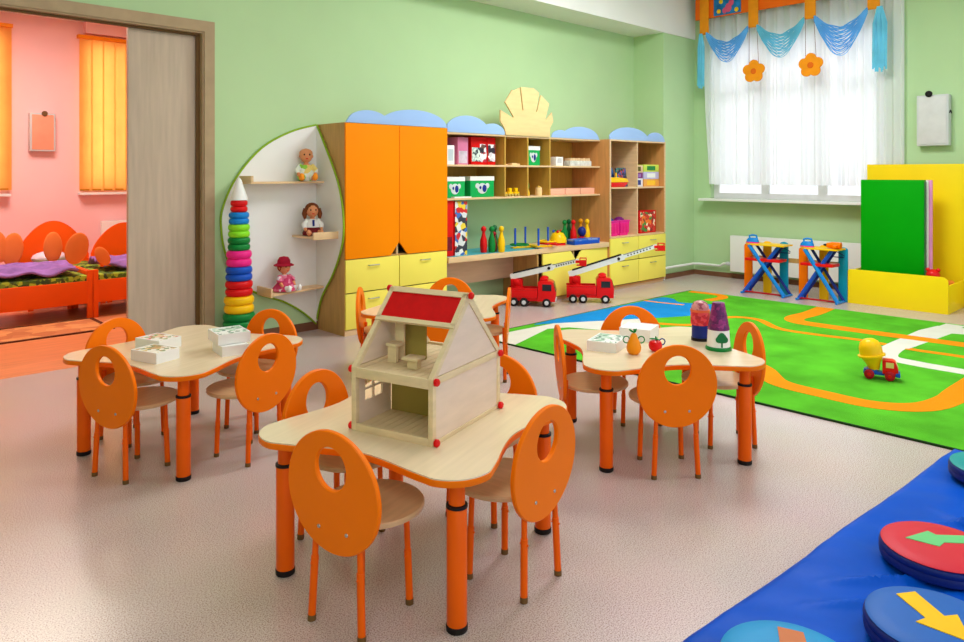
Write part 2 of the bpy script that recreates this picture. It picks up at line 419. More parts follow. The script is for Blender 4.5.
# ------------------------------------------------------------------ dollhouse
TZ = .48
KP = .9775
h = thing('dollhouse', 'open wooden dollhouse with a red roof on the nearest table', 'dollhouse', (1.652,1.998,TZ), 17)
HX, HY, HE, HR = .229, .161, .201, .456
ux, uz = (HX/math.hypot(HX,HR-HE), (HR-HE)/math.hypot(HX,HR-HE))
for s, nm in ((-1,'right'),(1,'left')):
    y0, y1 = sorted((s*HY, s*(HY-.008)))
    b = B()
    if s > 0:   # left gable has a little window of four panes and a door gap
        b.box(-HX+.018, -.17, y0, y1, .012, HE); b.box(-.17,-.07,y0,y1,.012,.085); b.box(-.17,-.07,y0,y1,.165,HE)
        b.box(-.123,-.117,y0,y1,.085,.165); b.box(-.17,-.07,y0,y1,.122,.128)
        b.box(-.07, -.02, y0, y1, .012, HE); b.box(.02, HX-.018, y0, y1, .012, HE); b.box(-.02,.02,y0,y1,.17,HE)
    else: b.box(-HX+.018, HX-.018, y0, y1, .012, HE)
    obj('side_wall', b, PLY, h)
    obj('gable', B().prism([(-HX+.03,HE+.016),(HX-.03,HE+.016),(0,HR-.03)], y0, y1, 'y'), PLY, h)
    b = B(); ya, yb = sorted((s*(HY+.004), s*(HY-.014)))
    b.box(-HX, HX, ya, yb, 0, .014, .001); b.box(-HX, HX, ya, yb, HE-.008, HE+.014, .001)
    for x in (-HX, HX-.02): b.box(x, x+.02, ya, yb, .014, HE-.008, .001)
    for q in (-1, 1):
        p0 = (q*HX, HE+.014); p1 = (0, HR); nx, nz = -q*uz*.02, -ux*.02
        b.prism([p0, p1, (p1[0], p1[1]-.03), (p0[0]-q*.024, p0[1])], ya, yb, 'y')
    obj('gable_frame', b, PALE, h)
    yk = s*(HY+.004)
    for x, z in ((-HX+.01,.012),(HX-.01,.012),(-HX+.01,HE+.004),(HX-.01,HE+.004),(0,HR-.006)):
        obj('knob', B().lathe([(0,0),(.008,0),(.0125,.004),(.0125,.012),(.009,.016),(0,.017)], 14, M=Matrix.Translation((x,yk,z)) @ Matrix.Rotation(-s*PI/2, 4, 'X')), RED, h)
def planks(b, x0, x1, z0, z1, n):
    for k in range(n):
        y0 = -HY+.014+(2*HY-.028)*k/n; b.box(x0, x1, y0, y0+(2*HY-.028)/n-.002, z0, z1)
b = B(); planks(b, -HX+.01, HX-.01, .004, .014, 10); obj('ground_floor', b, PALE, h)
b = B(); planks(b, -HX+.01, HX-.01, HE-.006, HE+.004, 10); obj('attic_floor', b, PALE, h)
b = B()
for x in (-HX, HX-.014):
    for z0, z1 in ((0,.024),(HE-.02,HE+.012)): obj('crossbeam', B().box(x, x+.014, -HY+.014, HY-.014, z0, z1, .001), PALE, h)
obj('ridge_beam', B().box(-.01, .01, -HY+.014, HY-.014, HR-.026, HR-.006, .001), PALE, h)
def roof(q):
    def P(t, o): return (q*HX*(1-t)+q*uz*o, (HE+.014)+(HR-HE-.014)*t+ux*o)
    t0_, t1_ = .60, .985
    b = B(); b.prism([P(t0_,-.004),P(t0_,.003),P(t1_,.003),P(t1_,-.004)], -HY+.004, HY-.004, 'y')
    r = obj('roof_panel', b, REDM, h)
    b = B()
    for a, c in ((t0_-.03,t0_+.02),(t1_-.05,t1_+.005)): b.prism([P(a,-.006),P(a,.007),P(c,.007),P(c,-.006)], -HY-.002, HY+.002, 'y')
    for y in (-HY-.002, HY-.014): b.prism([P(t0_,-.006),P(t0_,.007),P(t1_,.007),P(t1_,-.006)], y, y+.016, 'y')
    obj('roof_frame', b, PALE, r)
roof(-1); roof(1)
obj('attic_partition', B().box(.0, .008, .015, .128, HE+.006, .40), OLIVP, h)
obj('room_partition', B().box(-.02, -.012, -HY+.016, .15, .014, HE-.008), OLIVP, h)
FM = Matrix.Translation((1.652,1.998,TZ)) @ Matrix.Rotation(R(17),4,'Z')
q = FM @ Vector((-.045,.098,HE+.005))
f = thing('toy_chair', 'tall-backed little wooden chair in the dollhouse attic', 'toy chair', q, 16)
obj('backrest', B().box(.0,.012,-.02,.02,0,.145,.006), PALE, f); obj('seat', B().box(-.05,.0,-.024,.024,.055,.067,.003), PALE, f)
obj('leg', B().box(-.044,-.03,-.018,.018,0,.055), PALE, f)
q = FM @ Vector((-.115,-.012,HE+.005))
f = thing('toy_table', 'small square wooden table on the dollhouse attic floor', 'toy table', q, 20)
obj('tabletop', B().box(-.028,.028,-.032,.032,.03,.04,.003), PALE, f); obj('pedestal', B().box(-.014,.014,-.022,.018,0,.03,.002), PALE, f)

# ------------------------------------------------------------------ boxes and toys on the tables
def game_box(label, loc, rz, sx, sy, sz, pic, group='white picture boxes on the low tables'):
    t = thing('game_box', label, 'box', loc, rz, group)
    b = B(); w_ = .006
    b.box(-sx/2, sx/2, -sy/2, sy/2, 0, .004); b.box(-sx/2, sx/2, -sy/2, -sy/2+w_, .004, sz); b.box(-sx/2, sx/2, sy/2-w_, sy/2, .004, sz)
    b.box(-sx/2, -sx/2+w_, -sy/2+w_, sy/2-w_, .004, sz); b.box(sx/2-w_, sx/2, -sy/2+w_, sy/2-w_, .004, sz)
    obj('tray', b, CARD, t)
    obj('picture_card', B().box(-sx/2+w_, sx/2-w_, -sy/2+w_, sy/2-w_, .004, sz-.002), pic, t)
game_box('white box with yellowish pictures, nearest on the table by the door', (1.247,3.524,TZ), 20, .128, .172, .050, PICYEL)
game_box('white box with reddish pictures behind the yellowish one by the door', (1.344,3.754,TZ), 20, .132, .172, .052, PICRED)
game_box('white box underneath another at the right of the four-box table', (1.562,3.410,TZ), -8, .125, .165, .048, CARD)
game_box('white box with green pictures lying on top of another white box', (1.576,3.455,TZ+.0485), -8, .155, .175, .050, PICGRN)
game_box('low white box with pale green print left of the toy pear', (2.968,2.19,TZ), 18, .195, .15, .048, PICGRN)
game_box('taller white box behind the toy pear and red apple', (3.272,2.208,TZ), 18, .17, .165, .062, CARD)
t = thing('toy_pear', 'orange toy pear with green leaves on the rug-side table', 'toy fruit', (2.952,2.023,TZ))
obj('body', B().lathe([(0,0),(.022,.001),(.033,.014),(.036,.032),(.031,.054),(.021,.074),(.016,.09),(.010,.1),(0,.102)], 24), mat('pear', (248,150,20), .3, .1, 6), t)
b = B(); b.cyl((0,0,.1),(.002,0,.122),.003)
for a in (0,2.2,4.2): b.ell((.012*math.cos(a),.012*math.sin(a),.112),(.014,.006,.005),10,Matrix.Rotation(a,4,'Z')@Matrix.Rotation(-.6,4,'Y'))
obj('leaves', b, GRN, t)
for s in (-1,1):
    obj('loop_handle', B().tube([(s*(.036+.016*math.cos(k*PI/6))*.7, -s*(.036+.016*math.cos(k*PI/6))*.7, .07+.016*math.sin(k*PI/6)) for k in range(12)], .003, 6, True), GRN, t)
t = thing('toy_apple', 'small red toy apple right of the orange pear', 'toy fruit', (3.079,1.984,TZ))
obj('body', B().lathe([(0,.004),(.016,.0),(.03,.012),(.034,.03),(.028,.048),(.012,.054),(0,.049)], 24), RED, t)
b = B(); b.cyl((0,0,.05),(.003,0,.072),.003)
for a in (.3,2.2,4.4): b.ell((.014*math.cos(a),.014*math.sin(a),.06),(.016,.006,.004),10,Matrix.Rotation(a,4,'Z'))
obj('leaves', b, GRN, t)
obj('loop_handle', B().tube([((.034+.015*math.cos(k*PI/6))*.8, -(.034+.015*math.cos(k*PI/6))*.6, .045+.015*math.sin(k*PI/6)) for k in range(12)], .003, 6, True), DBLUE, t)
t = thing('dome_toy', 'red and violet domed toy tub behind the purple cup tower', 'toy', (3.455,1.955,TZ))
obj('base', B().lathe([(0,0),(.046,0),(.046,.016),(0,.016)],24), BLACK, t)
obj('lower_tub', B().lathe([(0,.016),(.043,.016),(.043,.082),(0,.082)],24), DBLUE, t)
obj('tub', B().lathe([(0,.082),(.047,.082),(.049,.1),(.048,.15),(0,.15)],24), REDP, t)
obj('rim', B().lathe([(0,.15),(.05,.15),(.05,.162),(0,.162)],24), mat('rim_orange',(238,110,70),.4), t)
obj('dome', B().lathe([(0,.162),(.045,.162),(.043,.18),(.034,.196),(.018,.205),(0,.207)],24), DOMEP, t)
t = thing('cup_tower', 'purple tapering stack of cups with a green tree on its white band', 'toy', (3.339,1.789,TZ), 225)
obj('base', B().lathe([(0,0),(.062,0),(.063,.012),(.058,.018),(0,.018)],28), GRN, t)
wb = obj('white_cup', B().lathe([(0,.018),(.056,.018),(.051,.1),(0,.1)],28), CARD, t)
b = B()
for cx_, cz_, r_ in ((0,.064,.024),(.014,.058,.016),(-.014,.058,.016),(0,.076,.016)):
    b.lathe([(0,-.0015),(r_,-.0015),(r_,.0015),(0,.0015)],16,M=Matrix.Translation((.0535,cx_,cz_))@Matrix.Rotation(PI/2-.06,4,'Y'))
b.box(.053,.0565,-.004,.004,.02,.05)
obj('tree_print', b, mat('print_tree',(20,110,60),.5), wb)
z = .1; r = .052
for k in range(4):
    obj('purple_cup', B().lathe([(0,z),(r,z),(r+.001,z+.004),(r-.005,z+.033),(0,z+.033)],28), PURPP, t); z += .033; r -= .006

# ------------------------------------------------------------------ corner shelf with dolls
t = thing('corner_shelf', 'round white corner board with three wooden shelves and a green rim', 'shelf', (0,0,0))
wl = [(3.313,1.776),(3.068,1.706),(2.808,1.564),(2.592,1.326),(2.478,1.085),(2.465,.916),(2.502,.716),(2.61,.50),(2.773,.372),(2.997,.283),(3.18,.17),(3.313,.05)]
sd = [(5.545,1.776),(5.405,1.584),(5.208,1.28),(5.13,1.014),(5.14,.779),(5.27,.525),(5.461,.291),(5.545,.088)]
wp = spline(wl, 5, False); sp = spline(sd, 5, False)
obj('wall_board', B().prism(wp, 5.54, 5.558, 'y'), WHITE, t)
obj('side_board', B().prism(sp, 3.314, 3.33, 'x'), WHITE, t)
obj('rim_trim', B().tube([(x,5.545,z) for x,z in wp], .009, 8), GREENEDGE, t)
obj('rim_trim', B().tube([(3.32,y,z) for y,z in sp], .009, 8), GREENEDGE, t)
def shelf3(poly, z, lip):
    s_ = obj('shelf', B().prism(poly, z-.016, z, 'z'), BEECH, t)
    obj('lip', B().box(*lip, .002), BEECH, s_)
shelf3([(2.63,5.54),(2.63,5.33),(3.314,5.42),(3.314,5.54)], 1.288, (2.61,2.63,5.33,5.54,1.272,1.335))
shelf3([(3.08,5.54),(3.08,5.21),(3.314,5.21),(3.314,5.54)], .834, (3.08,3.314,5.192,5.21,.812,.872))
shelf3([(2.78,5.54),(2.78,5.3),(3.314,5.42),(3.314,5.54)], .392, (2.762,2.78,5.3,5.54,.365,.438))
def doll(label, loc, rz, kind):
    d = thing('doll', label, 'doll', loc, rz, 'dolls on the round corner shelf')   # faces +x, sits
    d.scale = [(1.15,)*3,(1.1,)*3,(1.03,)*3][kind]
    cloth = {0: mat('baby_suit',(214,226,200),.8,.15,20), 1: CARD, 2: mat('doll_dress',(206,70,110),.8,.2,30)}[kind]
    body = B(); body.lathe([(0,0),(.045,.002),(.056,.03),(.05,.075),(.036,.11),(.018,.128),(.016,.14),(0,.14)],18)
    for s in (-1,1):
        body.tube([(0,s*.036,.112),(.02,s*.062,.08),(.045,s*.06,.05)],[.016,.015,.012],10); body.ell((.05,s*.058,.044),.013,10)
        body.tube([(.0,s*.026,.025),(.06,s*.034,.024),(.115,s*.046,.02)],[.026,.022,.017],10); body.ell((.122,s*.048,.028),(.016,.014,.022),10)
    body.ell((0,0,.185),(.05,.046,.052),18); body.ell((.05,0,.18),.006,8)
    for s in (-1,1): body.ell((0,s*.046,.182),(.008,.006,.012),8)
    bd = obj('body', body, SKIN, d)
    b = B()
    for s in (-1,1): b.ell((.045,s*.019,.193),(.004,.006,.007),8)
    obj('eye', b, BLACK, bd); obj('mouth', B().ell((.045,0,.164),(.004,.011,.004),8), RED, bd)
    if kind == 0:
        b = B(); b.lathe([(.0,.001),(.052,.001),(.064,.03),(.056,.078),(.04,.112),(.024,.12),(0,.12)],18)
        for s in (-1,1): b.tube([(0,s*.038,.112),(.02,s*.066,.08),(.04,s*.063,.055)],[.02,.019,.016],10); b.tube([(.0,s*.028,.03),(.055,s*.035,.028),(.09,s*.042,.025)],[.032,.028,.022],10)
        obj('romper', b, cells_mat('romper',[(232,236,226),(150,214,70),(232,236,226),(240,214,120)],22,.8), d)
        obj('hair', B().lathe([(.05,.0),(.046,.02),(.03,.036),(0,.044)],18,(-.006,0,.196)), SKIN, d)
        for s in (-1,1): obj('bootee', B().ell((.118,s*.048,.03),(.024,.02,.028),12), mat('bootee',(250,150,40),.7), d)
    elif kind == 1:
        b = B(); b.lathe([(.04,.05),(.056,.055),(.056,.08),(.042,.112),(.022,.124)],18)
        for s in (-1,1): b.tube([(0,s*.038,.112),(.02,s*.066,.08),(.042,s*.062,.054)],[.02,.019,.016],10)
        obj('shirt', b, CARD, d)
        obj('scarf', B().box(.04,.058,-.008,.008,.07,.118,.003), DBLUE, d)
        obj('skirt', B().lathe([(.075,.002),(.078,.02),(.058,.055),(.05,.06)],18,(.02,0,0)), mat('skirt',(110,24,30),.8), d)
        b = B(); b.ell((-.012,0,.196),(.052,.056,.052),16)
        for s in (-1,1): b.tube([(-.01,s*.045,.2),(-.005,s*.058,.16),(.005,s*.056,.125)],[.022,.02,.01],10)
        obj('hair', b, HAIR, d)
    else:
        b = B(); b.lathe([(.10,.004),(.098,.02),(.056,.07),(.044,.112),(.022,.126)],20,(.008,0,0))
        for s in (-1,1): b.tube([(0,s*.038,.112),(.02,s*.066,.085),(.036,s*.064,.068)],[.022,.022,.018],10)
        obj('dress', b, cells_mat('dress',[(200,60,100),(224,120,150),(230,210,216),(190,40,90)],34,.8), d)
        b = B()
        for s in (-1,1):
            b = B(); b.tube([(.07,s*.036,.024),(.115,s*.046,.022)],[.022,.02],10); b.ell((.125,s*.05,.03),(.018,.017,.027),10)
            obj('stocking', b, CARD, d)
        
        obj('hair', B().ell((-.01,0,.19),(.05,.053,.05),16), mat('red_hair',(170,60,30),.7), d)
        b = B(); b.lathe([(.03,.0),(.078,-.008),(.08,-.002),(.052,.012),(.05,.035),(.034,.06),(0,.068)],20,(-.006,0,.205))
        obj('hat', b, mat('doll_hat',(170,20,50),.8,.15,30), d)
doll('bald baby doll in a white and green romper on the top shelf', (3.17,5.465,1.291), -112, 0)
doll('brown-haired doll in a white shirt on the middle shelf', (3.19,5.40,.837), -110, 1)
doll('doll in a crimson hat and pink dress on the lowest shelf', (2.94,5.415,.396), -80, 2)

# stacking pyramid
t = thing('stacking_pyramid', 'tall ring stacker in rainbow colours with a white cone beside the round shelf', 'toy', (2.537,5.386,0))
RG = [(.0,.156,.145,DBLUE),(.156,.273,.122,GRN),(.273,.405,.114,YEL),(.405,.523,.104,RED),(.523,.632,.101,BLUE),(.632,.757,.097,PNK),(.757,.858,.085,GRN),(.858,.96,.082,LIME),(.96,1.053,.077,CYAN),(1.053,1.147,.065,RED)]
for z0, z1, r, m in RG:
    hh = (z1-z0)/2; b = B(); pr = [(0,z0)]
    for q in range(2):
        for a in range(7):
            th = -PI/2+PI*a/6; pr.append((r-hh*.32+hh*.32*math.cos(th), z0+hh*(q+.5)+hh*.5*math.sin(th)))
    pr.append((0,z1)); obj('ring', b.lathe(pr, 32), m, t)
obj('cone', B().lathe([(0,1.147),(.068,1.147),(.066,1.16),(.045,1.22),(.02,1.30),(.008,1.318),(0,1.32)],28), CARD, t)

# ------------------------------------------------------------------ wardrobe, shelves, desk
def cloud(parent, pts, y0=5.125, y1=5.14, name='cloud_panel', m=SKYB):
    obj(name, B().prism(pts, y0, y1, 'y', .0015), m, parent)
def bumps(x0, x1, z0, humps):
    """outline: humps = (xc, half width, height); max of half ellipses"""
    n = 70; top = []
    for i in range(n+1):
        x = x0+(x1-x0)*i/n; hh = .004
        for xc, wd, ht in humps:
            q = 1-((x-xc)/wd)**2
            if q > 0: hh = max(hh, ht*math.sqrt(q))
        top.append((x, z0+hh))
    return [(x0,z0),(x1,z0)]+top[::-1]
def drawer(parent, x0, x1, z0, z1, yf, m=YELDR, hx=None, hz=None):
    dr = obj('drawer', B().box(x0+.003, x1-.003, yf-.016, yf, z0+.003, z1-.003, .0015), m, parent)
    hx = (x0+x1)/2 if hx is None else hx; hz = z1-.06 if hz is None else hz
    b = B(); b.tube([(hx-.055,yf-.016,hz),(hx-.05,yf-.034,hz),(hx+.05,yf-.034,hz),(hx+.055,yf-.016,hz)], .005, 8)
    obj('handle', b, STEEL, dr)
t = thing('wardrobe', 'tall wardrobe with two orange doors over yellow drawers', 'wardrobe', (0,0,0))
b = B(); b.box(3.335,3.353,5.136,YB-.005,0,1.78); b.box(4.437,4.453,5.136,YB-.005,0,1.78); b.box(3.353,4.437,5.136,YB-.005,1.762,1.78); b.box(3.353,4.437,5.15,YB-.005,.03,.05)
b.box(3.353,4.437,5.54,YB-.005,.05,1.762); b.box(3.353,4.437,5.15,5.54,.628,.645); b.box(3.353,4.437,5.18,5.2,0,.03)
obj('body', b, BEECHD, t)
obj('divider', B().box(3.884,3.9,5.15,5.54,.645,1.762), BEECH, t)
for s, x0 in ((0,3.337),(1,3.896)):
    pl = [(3.337,.64),(3.80,.64),(3.889,.752),(3.889,1.776),(3.337,1.776)] if s == 0 else [(3.895,.752),(3.985,.64),(4.451,.64),(4.451,1.776),(3.895,1.776)]
    obj('door', B().prism(pl, 5.118, 5.136, 'y', .0015), ORDOOR, t)
for r_, (z0,z1) in enumerate(((.355,.635),(.05,.352))):
    for x0, x1, hx in ((3.337,3.892,3.617),(3.896,4.451,4.185)): drawer(t, x0, x1, z0, z1, 5.136, hx=hx)
obj('plinth', B().box(3.337,4.451,5.13,5.15,0,.047), BEECH, t)
cloud(t, bumps(3.345,4.448,1.781,[(3.57,.215,.112),(4.07,.38,.145)]), 5.122, 5.137)

t = thing('wall_shelf', 'wooden open shelf unit with eight cells and a wooden sun on top', 'shelf', (0,0,0))
YS = 5.13
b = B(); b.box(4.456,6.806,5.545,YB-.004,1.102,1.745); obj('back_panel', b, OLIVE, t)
for z in (1.102,1.422,1.728):
    obj('shelf_board', B().box(4.456,6.806,YS,5.545,z,z+.018,.001), BEECH, t)
for x in (5.236,5.575,5.926):
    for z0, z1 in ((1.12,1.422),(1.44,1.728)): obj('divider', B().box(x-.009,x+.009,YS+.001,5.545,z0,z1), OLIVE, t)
cloud(t, bumps(4.46,5.225,1.746,[(4.72,.29,.165),(5.06,.17,.105)]))
cloud(t, bumps(5.95,6.79,1.746,[(6.10,.15,.085),(6.45,.33,.135)]))
sun = [(5.233,1.747),(5.215,1.814),(5.156,1.876),(5.156,1.993),(5.335,1.919),(5.351,1.931),(5.222,2.075),(5.328,2.207),(5.343,2.197),(5.432,2.236),(5.475,2.004),(5.494,2.005),(5.451,2.245),(5.65,2.25),(5.735,2.206),(5.682,2.006),(5.702,2.002),(5.764,2.187),(5.897,2.102),(5.83,1.932),(5.851,1.925),(5.94,2.013),(5.965,1.916),(5.91,1.844),(5.91,1.747)]
cloud(t, sun, 5.117, 5.133, 'sun_panel', SUNW)

t = thing('shelf_cupboard', 'tall open shelf cupboard with four yellow drawers in the corner', 'cupboard', (0,0,0))
UX0, UX1, UY = 6.81, 7.97, 5.0
b = B(); b.box(UX0,UX0+.018,UY,YB-.005,.03,1.75); b.box(UX1-.018,UX1,UY,YB-.005,.03,1.75); b.box(UX0+.018,UX1-.018,UY,YB-.005,1.732,1.75)
b.box(UX0+.018,UX1-.018,5.54,YB-.005,.03,1.732); b.box(UX0+.018,UX1-.018,UY+.005,5.54,.03,.05)
obj('body', b, mat('cup_wood',(206,146,86),.45,.1,3,stretch=(10,10,1.2)), t)
for z in (.605,1.178): obj('shelf_board', B().box(UX0+.018,UX1-.018,UY,5.54,z,z+.018), BEECH, t)
for z0, z1 in ((.623,1.178),(1.196,1.732)): obj('divider', B().box(7.365,7.383,UY+.001,5.54,z0,z1), BEECH, t)
b = B()
for x in (UX0-.001,UX1-.018): b.box(x,x+.019,UY-.012,UY,.623,1.75)
b.box(UX0+.018,UX1-.018,UY-.012,UY,1.732,1.75); obj('front_edge', b, BEECH, t)
for z0, z1 in ((.335,.605),(.06,.332)):
    for x0, x1 in ((UX0,7.374),(7.378,UX1)): drawer(t, x0, x1, z0, z1, UY)
b = B(); b.box(UX0+.01,UX1-.01,UY+.02,UY+.04,0,.03); obj('plinth', b, BEECH, t)
cloud(t, bumps(UX0+.005,UX1-.002,1.751,[(7.2,.4,.15),(7.76,.2,.112)]), UY-.006, UY+.01)

t = thing('desk', 'long beech desk with a blue-green surface below the wall shelf', 'desk', (0,0,0))
obj('desktop', B().prism([(4.456,5.10),(6.806,5.0),(6.806,YB-.005),(4.456,YB-.005)], .515, .568, 'z', .002), BEECH, t)
obj('surface', B().prism([(4.458,5.125),(5.75,5.068),(5.75,YB-.01),(4.458,YB-.01)], .5683, .5705, 'z'), mat('desk_teal',(40,170,190),.3,.05,3), t)
obj('modesty_panel', B().box(4.456,5.636,5.40,5.418,.245,.515), mat('desk_panel',(214,176,146),.45,.06,3,stretch=(1.2,10,10)), t)
t = thing('cupboard', 'low yellow two-door cupboard under the right end of the desk', 'cupboard', (0,0,0))
b = B(); b.box(5.64,5.66,5.06,YB-.005,.0,.514); b.box(6.786,6.806,5.04,YB-.005,0,.514); b.box(5.66,6.786,5.54,YB-.005,0,.514); b.box(5.66,6.786,5.045,5.54,.03,.05)
obj('body', b, BEECHD, t)
obj('divider', B().box(6.228,6.246,5.06,5.54,.05,.513), BEECH, t)
for pl in ([(5.69,.05),(6.236,.05),(6.236,.405),(6.15,.511),(5.69,.511)], [(6.24,.05),(6.806,.05),(6.806,.511),(6.335,.511),(6.24,.405)]):
    obj('door', B().prism(pl, 5.025, 5.042, 'y', .0015), YELDR, t)
obj('plinth', B().box(5.66,6.806,5.06,5.075,0,.03), BEECH, t)

# things on the shelves
def sbox(label, x0, x1, y0, y1, z0, z1, m, name='toy_box', cat='box', group=None, faces=()):
    """a carton; faces = (x0f,x1f,z0f,z1f, material) printed panels on the front"""
    o = thing(name, label, cat, ((x0+x1)/2,(y0+y1)/2,z0), 0, group)
    w_, d_, hh = (x1-x0)/2, (y1-y0)/2, z1-z0
    obj('carton', B().box(-w_,w_,-d_,d_,0,hh,.002), m, o)
    for a, c, e, g, fm in faces:
        obj('front_print', B().box(-w_+2*w_*a, -w_+2*w_*c, -d_-.0015, -d_+.001, hh*e, hh*g), fm, o)
S1, S2 = 1.4405, 1.1205
GB = 'cartons on the wall shelf'
sbox('white box at the wardrobe end of the upper wall shelf', 4.47,4.63,5.22,5.40,S1,S1+.185,CARD,group=GB,faces=[(.5,.9,.2,.8,mat('pale_print',(190,206,214),.5))])
sbox('pink box between the white and red boxes on the upper wall shelf', 4.655,4.79,5.20,5.42,S1,S1+.265,mat('pink_carton',(214,120,160),.45,.1,8),group=GB,faces=[(.1,.9,.05,.5,mat('grey_print',(206,190,206),.5,.2,20))])
sbox('broad red box with dark figures on the upper wall shelf', 4.83,5.045,5.20,5.30,S1,S1+.275,REDM,group=GB,faces=[(.05,.55,.12,.62,cells_mat('fig2',[(214,226,220),(170,190,190),(60,70,80)],40)),(.55,.98,.1,.75,PICFIG)])
sbox('narrow red box with a dark figure right of the broad red box', 5.052,5.165,5.20,5.30,S1,S1+.275,REDM,group=GB,faces=[(.08,.95,.12,.75,PICFIG)])
def face_print(o_lbl, x0, x1, z0, z1):
    w_, hh = (x1-x0)/2, z1-z0
    o = thing('toy_box', o_lbl, 'box', ((x0+x1)/2,5.29,z0), 0, 'green and white cartons')
    obj('carton', B().box(-w_,w_,-.08,.08,0,hh,.002), mat('green_carton',(16,168,84),.4,.06,6), o)
    obj('lid', B().box(-w_-.002,w_+.002,-.082,.082,hh*.8,hh+.002), CARD, o)
    b = B(); b.ell((0,-.081,hh*.42),(w_*.42,.003,hh*.26),16)
    for s in (-1,1): b.ell((s*w_*.42,-.081,hh*.55),(w_*.18,.0025,hh*.13),12)
    p = obj('animal_print', b, mat('print_grey',(206,212,216),.5), o)
    b = B()
    b.ell((w_*.16,-.083,hh*.42),(w_*.2,.003,hh*.18),12); b.ell((-w_*.18,-.083,hh*.46),(w_*.1,.003,hh*.08),10)
    obj('print_patch', b, DBLUE, p)
face_print('pale green box at the wardrobe end of the lower wall shelf', 4.50,4.755,S2,S2+.2)
face_print('bright green box with an animal face on the lower wall shelf', 4.83,5.155,S2,S2+.205)
face_print('small green and white box standing right of the empty upper cell', 5.645,5.85,S1,S1+.205)
tag(obj('board_game', B().box(4.56,4.78,5.14,5.19,S2,S2+.012,.001), CARD), 'flat white board lying before the pale green box', 'board game')
t = thing('wooden_puzzle', 'flat wooden puzzle pieces in the cell under the sun', 'puzzle', (5.41,5.24,S1))
for k,(x,y) in enumerate(((-.08,0),(0,.02),(.08,-.01),(-.02,-.06))): obj('piece', B().box(x-.036,x+.036,y-.03,y+.03,0,.01+.004*k,.002), SUNW, t)
t = thing('toy_train', 'small yellow toy train in the lower cell under the sun', 'toy', (5.40,5.22,S2))
for k in range(3):
    b = B(); x = -.1+.09*k; b.box(x-.038,x+.038,-.022,.022,.018,.045,.004); b.box(x-.02,x+.02,-.018,.018,.045,.085,.006)
    c_ = obj('wagon', b, YEL, t)
    for dx in (-.022,.022):
        for y in (-.024,.024): obj('wheel', B().cyl((x+dx,y-.004,.015),(x+dx,y+.004,.015),.015,n=12), OLIVP, c_)
t = thing('toy_figure', 'small green and yellow toy figure in the lower wall shelf', 'toy', (5.63,5.2,S2))
obj('body', B().lathe([(0,0),(.03,0),(.034,.03),(.02,.07),(0,.075)],16), YEL, t); obj('hood', B().ell((0,0,.105),(.03,.03,.045),14), GRN, t)
t = thing('toy_pot', 'small beige wooden toy pot beside the green and yellow figure', 'toy', (5.82,5.2,S2))
obj('body', B().lathe([(0,0),(.034,0),(.038,.05),(.034,.085),(.028,.085),(.028,.06),(0,.06)],18), SUNW, t); obj('cap', B().ell((0,0,.085),(.028,.028,.02),12), OLIVE, t)
sbox('small white box on the upper right wall shelf', 6.13,6.25,5.22,5.30,S1,S1+.1,CARD,group=GB,faces=[(.2,.8,.3,.85,mat('grey2',(200,200,204),.5))])
t = thing('block_box', 'low white crate of wooden blocks on the upper right wall shelf', 'box', (6.52,5.23,S1))
obj('crate', B().box(-.19,.19,-.05,.05,0,.06,.002), mat('grey_print2',(206,208,204),.5,.2,30), t)
for k in range(8): obj('block', B().box(-.185+.046*k,-.143+.046*k,-.04,.04,.06,.085+.006*(k%2),.002), BEECH, t)
for k in range(3):
    x = 6.0+.268*k
    sbox('salmon pink box, %s of three on the lower right wall shelf' % ('leftmost','middle','rightmost')[k], x,x+.256,5.2,5.42,S2,S2+.068,mat('salmon',(240,176,150),.5,.04,4),name='pencil_box',group='salmon boxes')
# corner cupboard contents
U1, U2 = 1.1965, .6235
t = thing('toy_ship', 'yellow and red toy boat on the top shelf of the corner cupboard', 'toy', (6.995,5.055,U1))
hull = [(-.13,0),(.12,0),(.2,.055),(-.15,.055)]
obj('hull', B().prism(hull,-.05,.05,'y',.004), RED, t); obj('deck', B().prism([(-.15,.057),(.21,.057),(.17,.1),(.0,.115),(-.14,.11)],-.05,.05,'y',.004), YEL, t)
obj('mast', B().cyl((.02,0,.11),(.02,0,.17),.008,n=10), YEL, t)
t = thing('toy_bag', 'blue soft bag behind the toy boat in the corner cupboard', 'bag', (7.16,5.28,U1))
obj('body', B().ell((0,0,.13),(.08,.07,.13),16), mat('blue_bag',(60,110,180),.8,.15,12), t); obj('handle', B().tube([(.03*math.cos(k*PI/8),0,.25+.05*math.sin(k*PI/8)) for k in range(9)],.008,8), DBLUE, t)
t = thing('game_board', 'dark printed board game leaning beside the toy boat', 'board game', (7.235,5.125,U1+.004)); t.rotation_euler = (R(-8),0,R(6))
obj('board', B().box(-.115,.125,-.008,.008,.0,.225,.002), PICGAME, t)
MB = [(7.40,7.575,0,.10,mat('b_white',(226,224,232),.5),DBLUE),(7.40,7.575,.101,.17,PURP,VIOL),(7.40,7.575,.171,.26,BEECH,mat('dk_olive',(90,80,20),.5)),(7.60,7.93,0,.09,mat('b_or',(240,170,80),.5),YEL),(7.60,7.93,.091,.18,mat('b_lil',(196,190,230),.5),CARD),(7.60,7.93,.181,.27,mat('b_lime',(206,226,90),.5),GRN)]
NM = ('white and blue box at the bottom','purple box in the middle','olive box at the top')
NM2 = ('orange box at the bottom','lilac box in the middle','lime box at the top')
for k,(x0,x1,z0,z1,m,fm) in enumerate(MB):
    sbox((NM+NM2)[k]+' of the %s stack in the corner cupboard' % ('narrow','wide')[k//3], x0,x1,5.06,5.26,U1+z0,U1+z1,m,group='stacked cartons in the corner cupboard',faces=[(.2,.75,.2,.8,fm)])
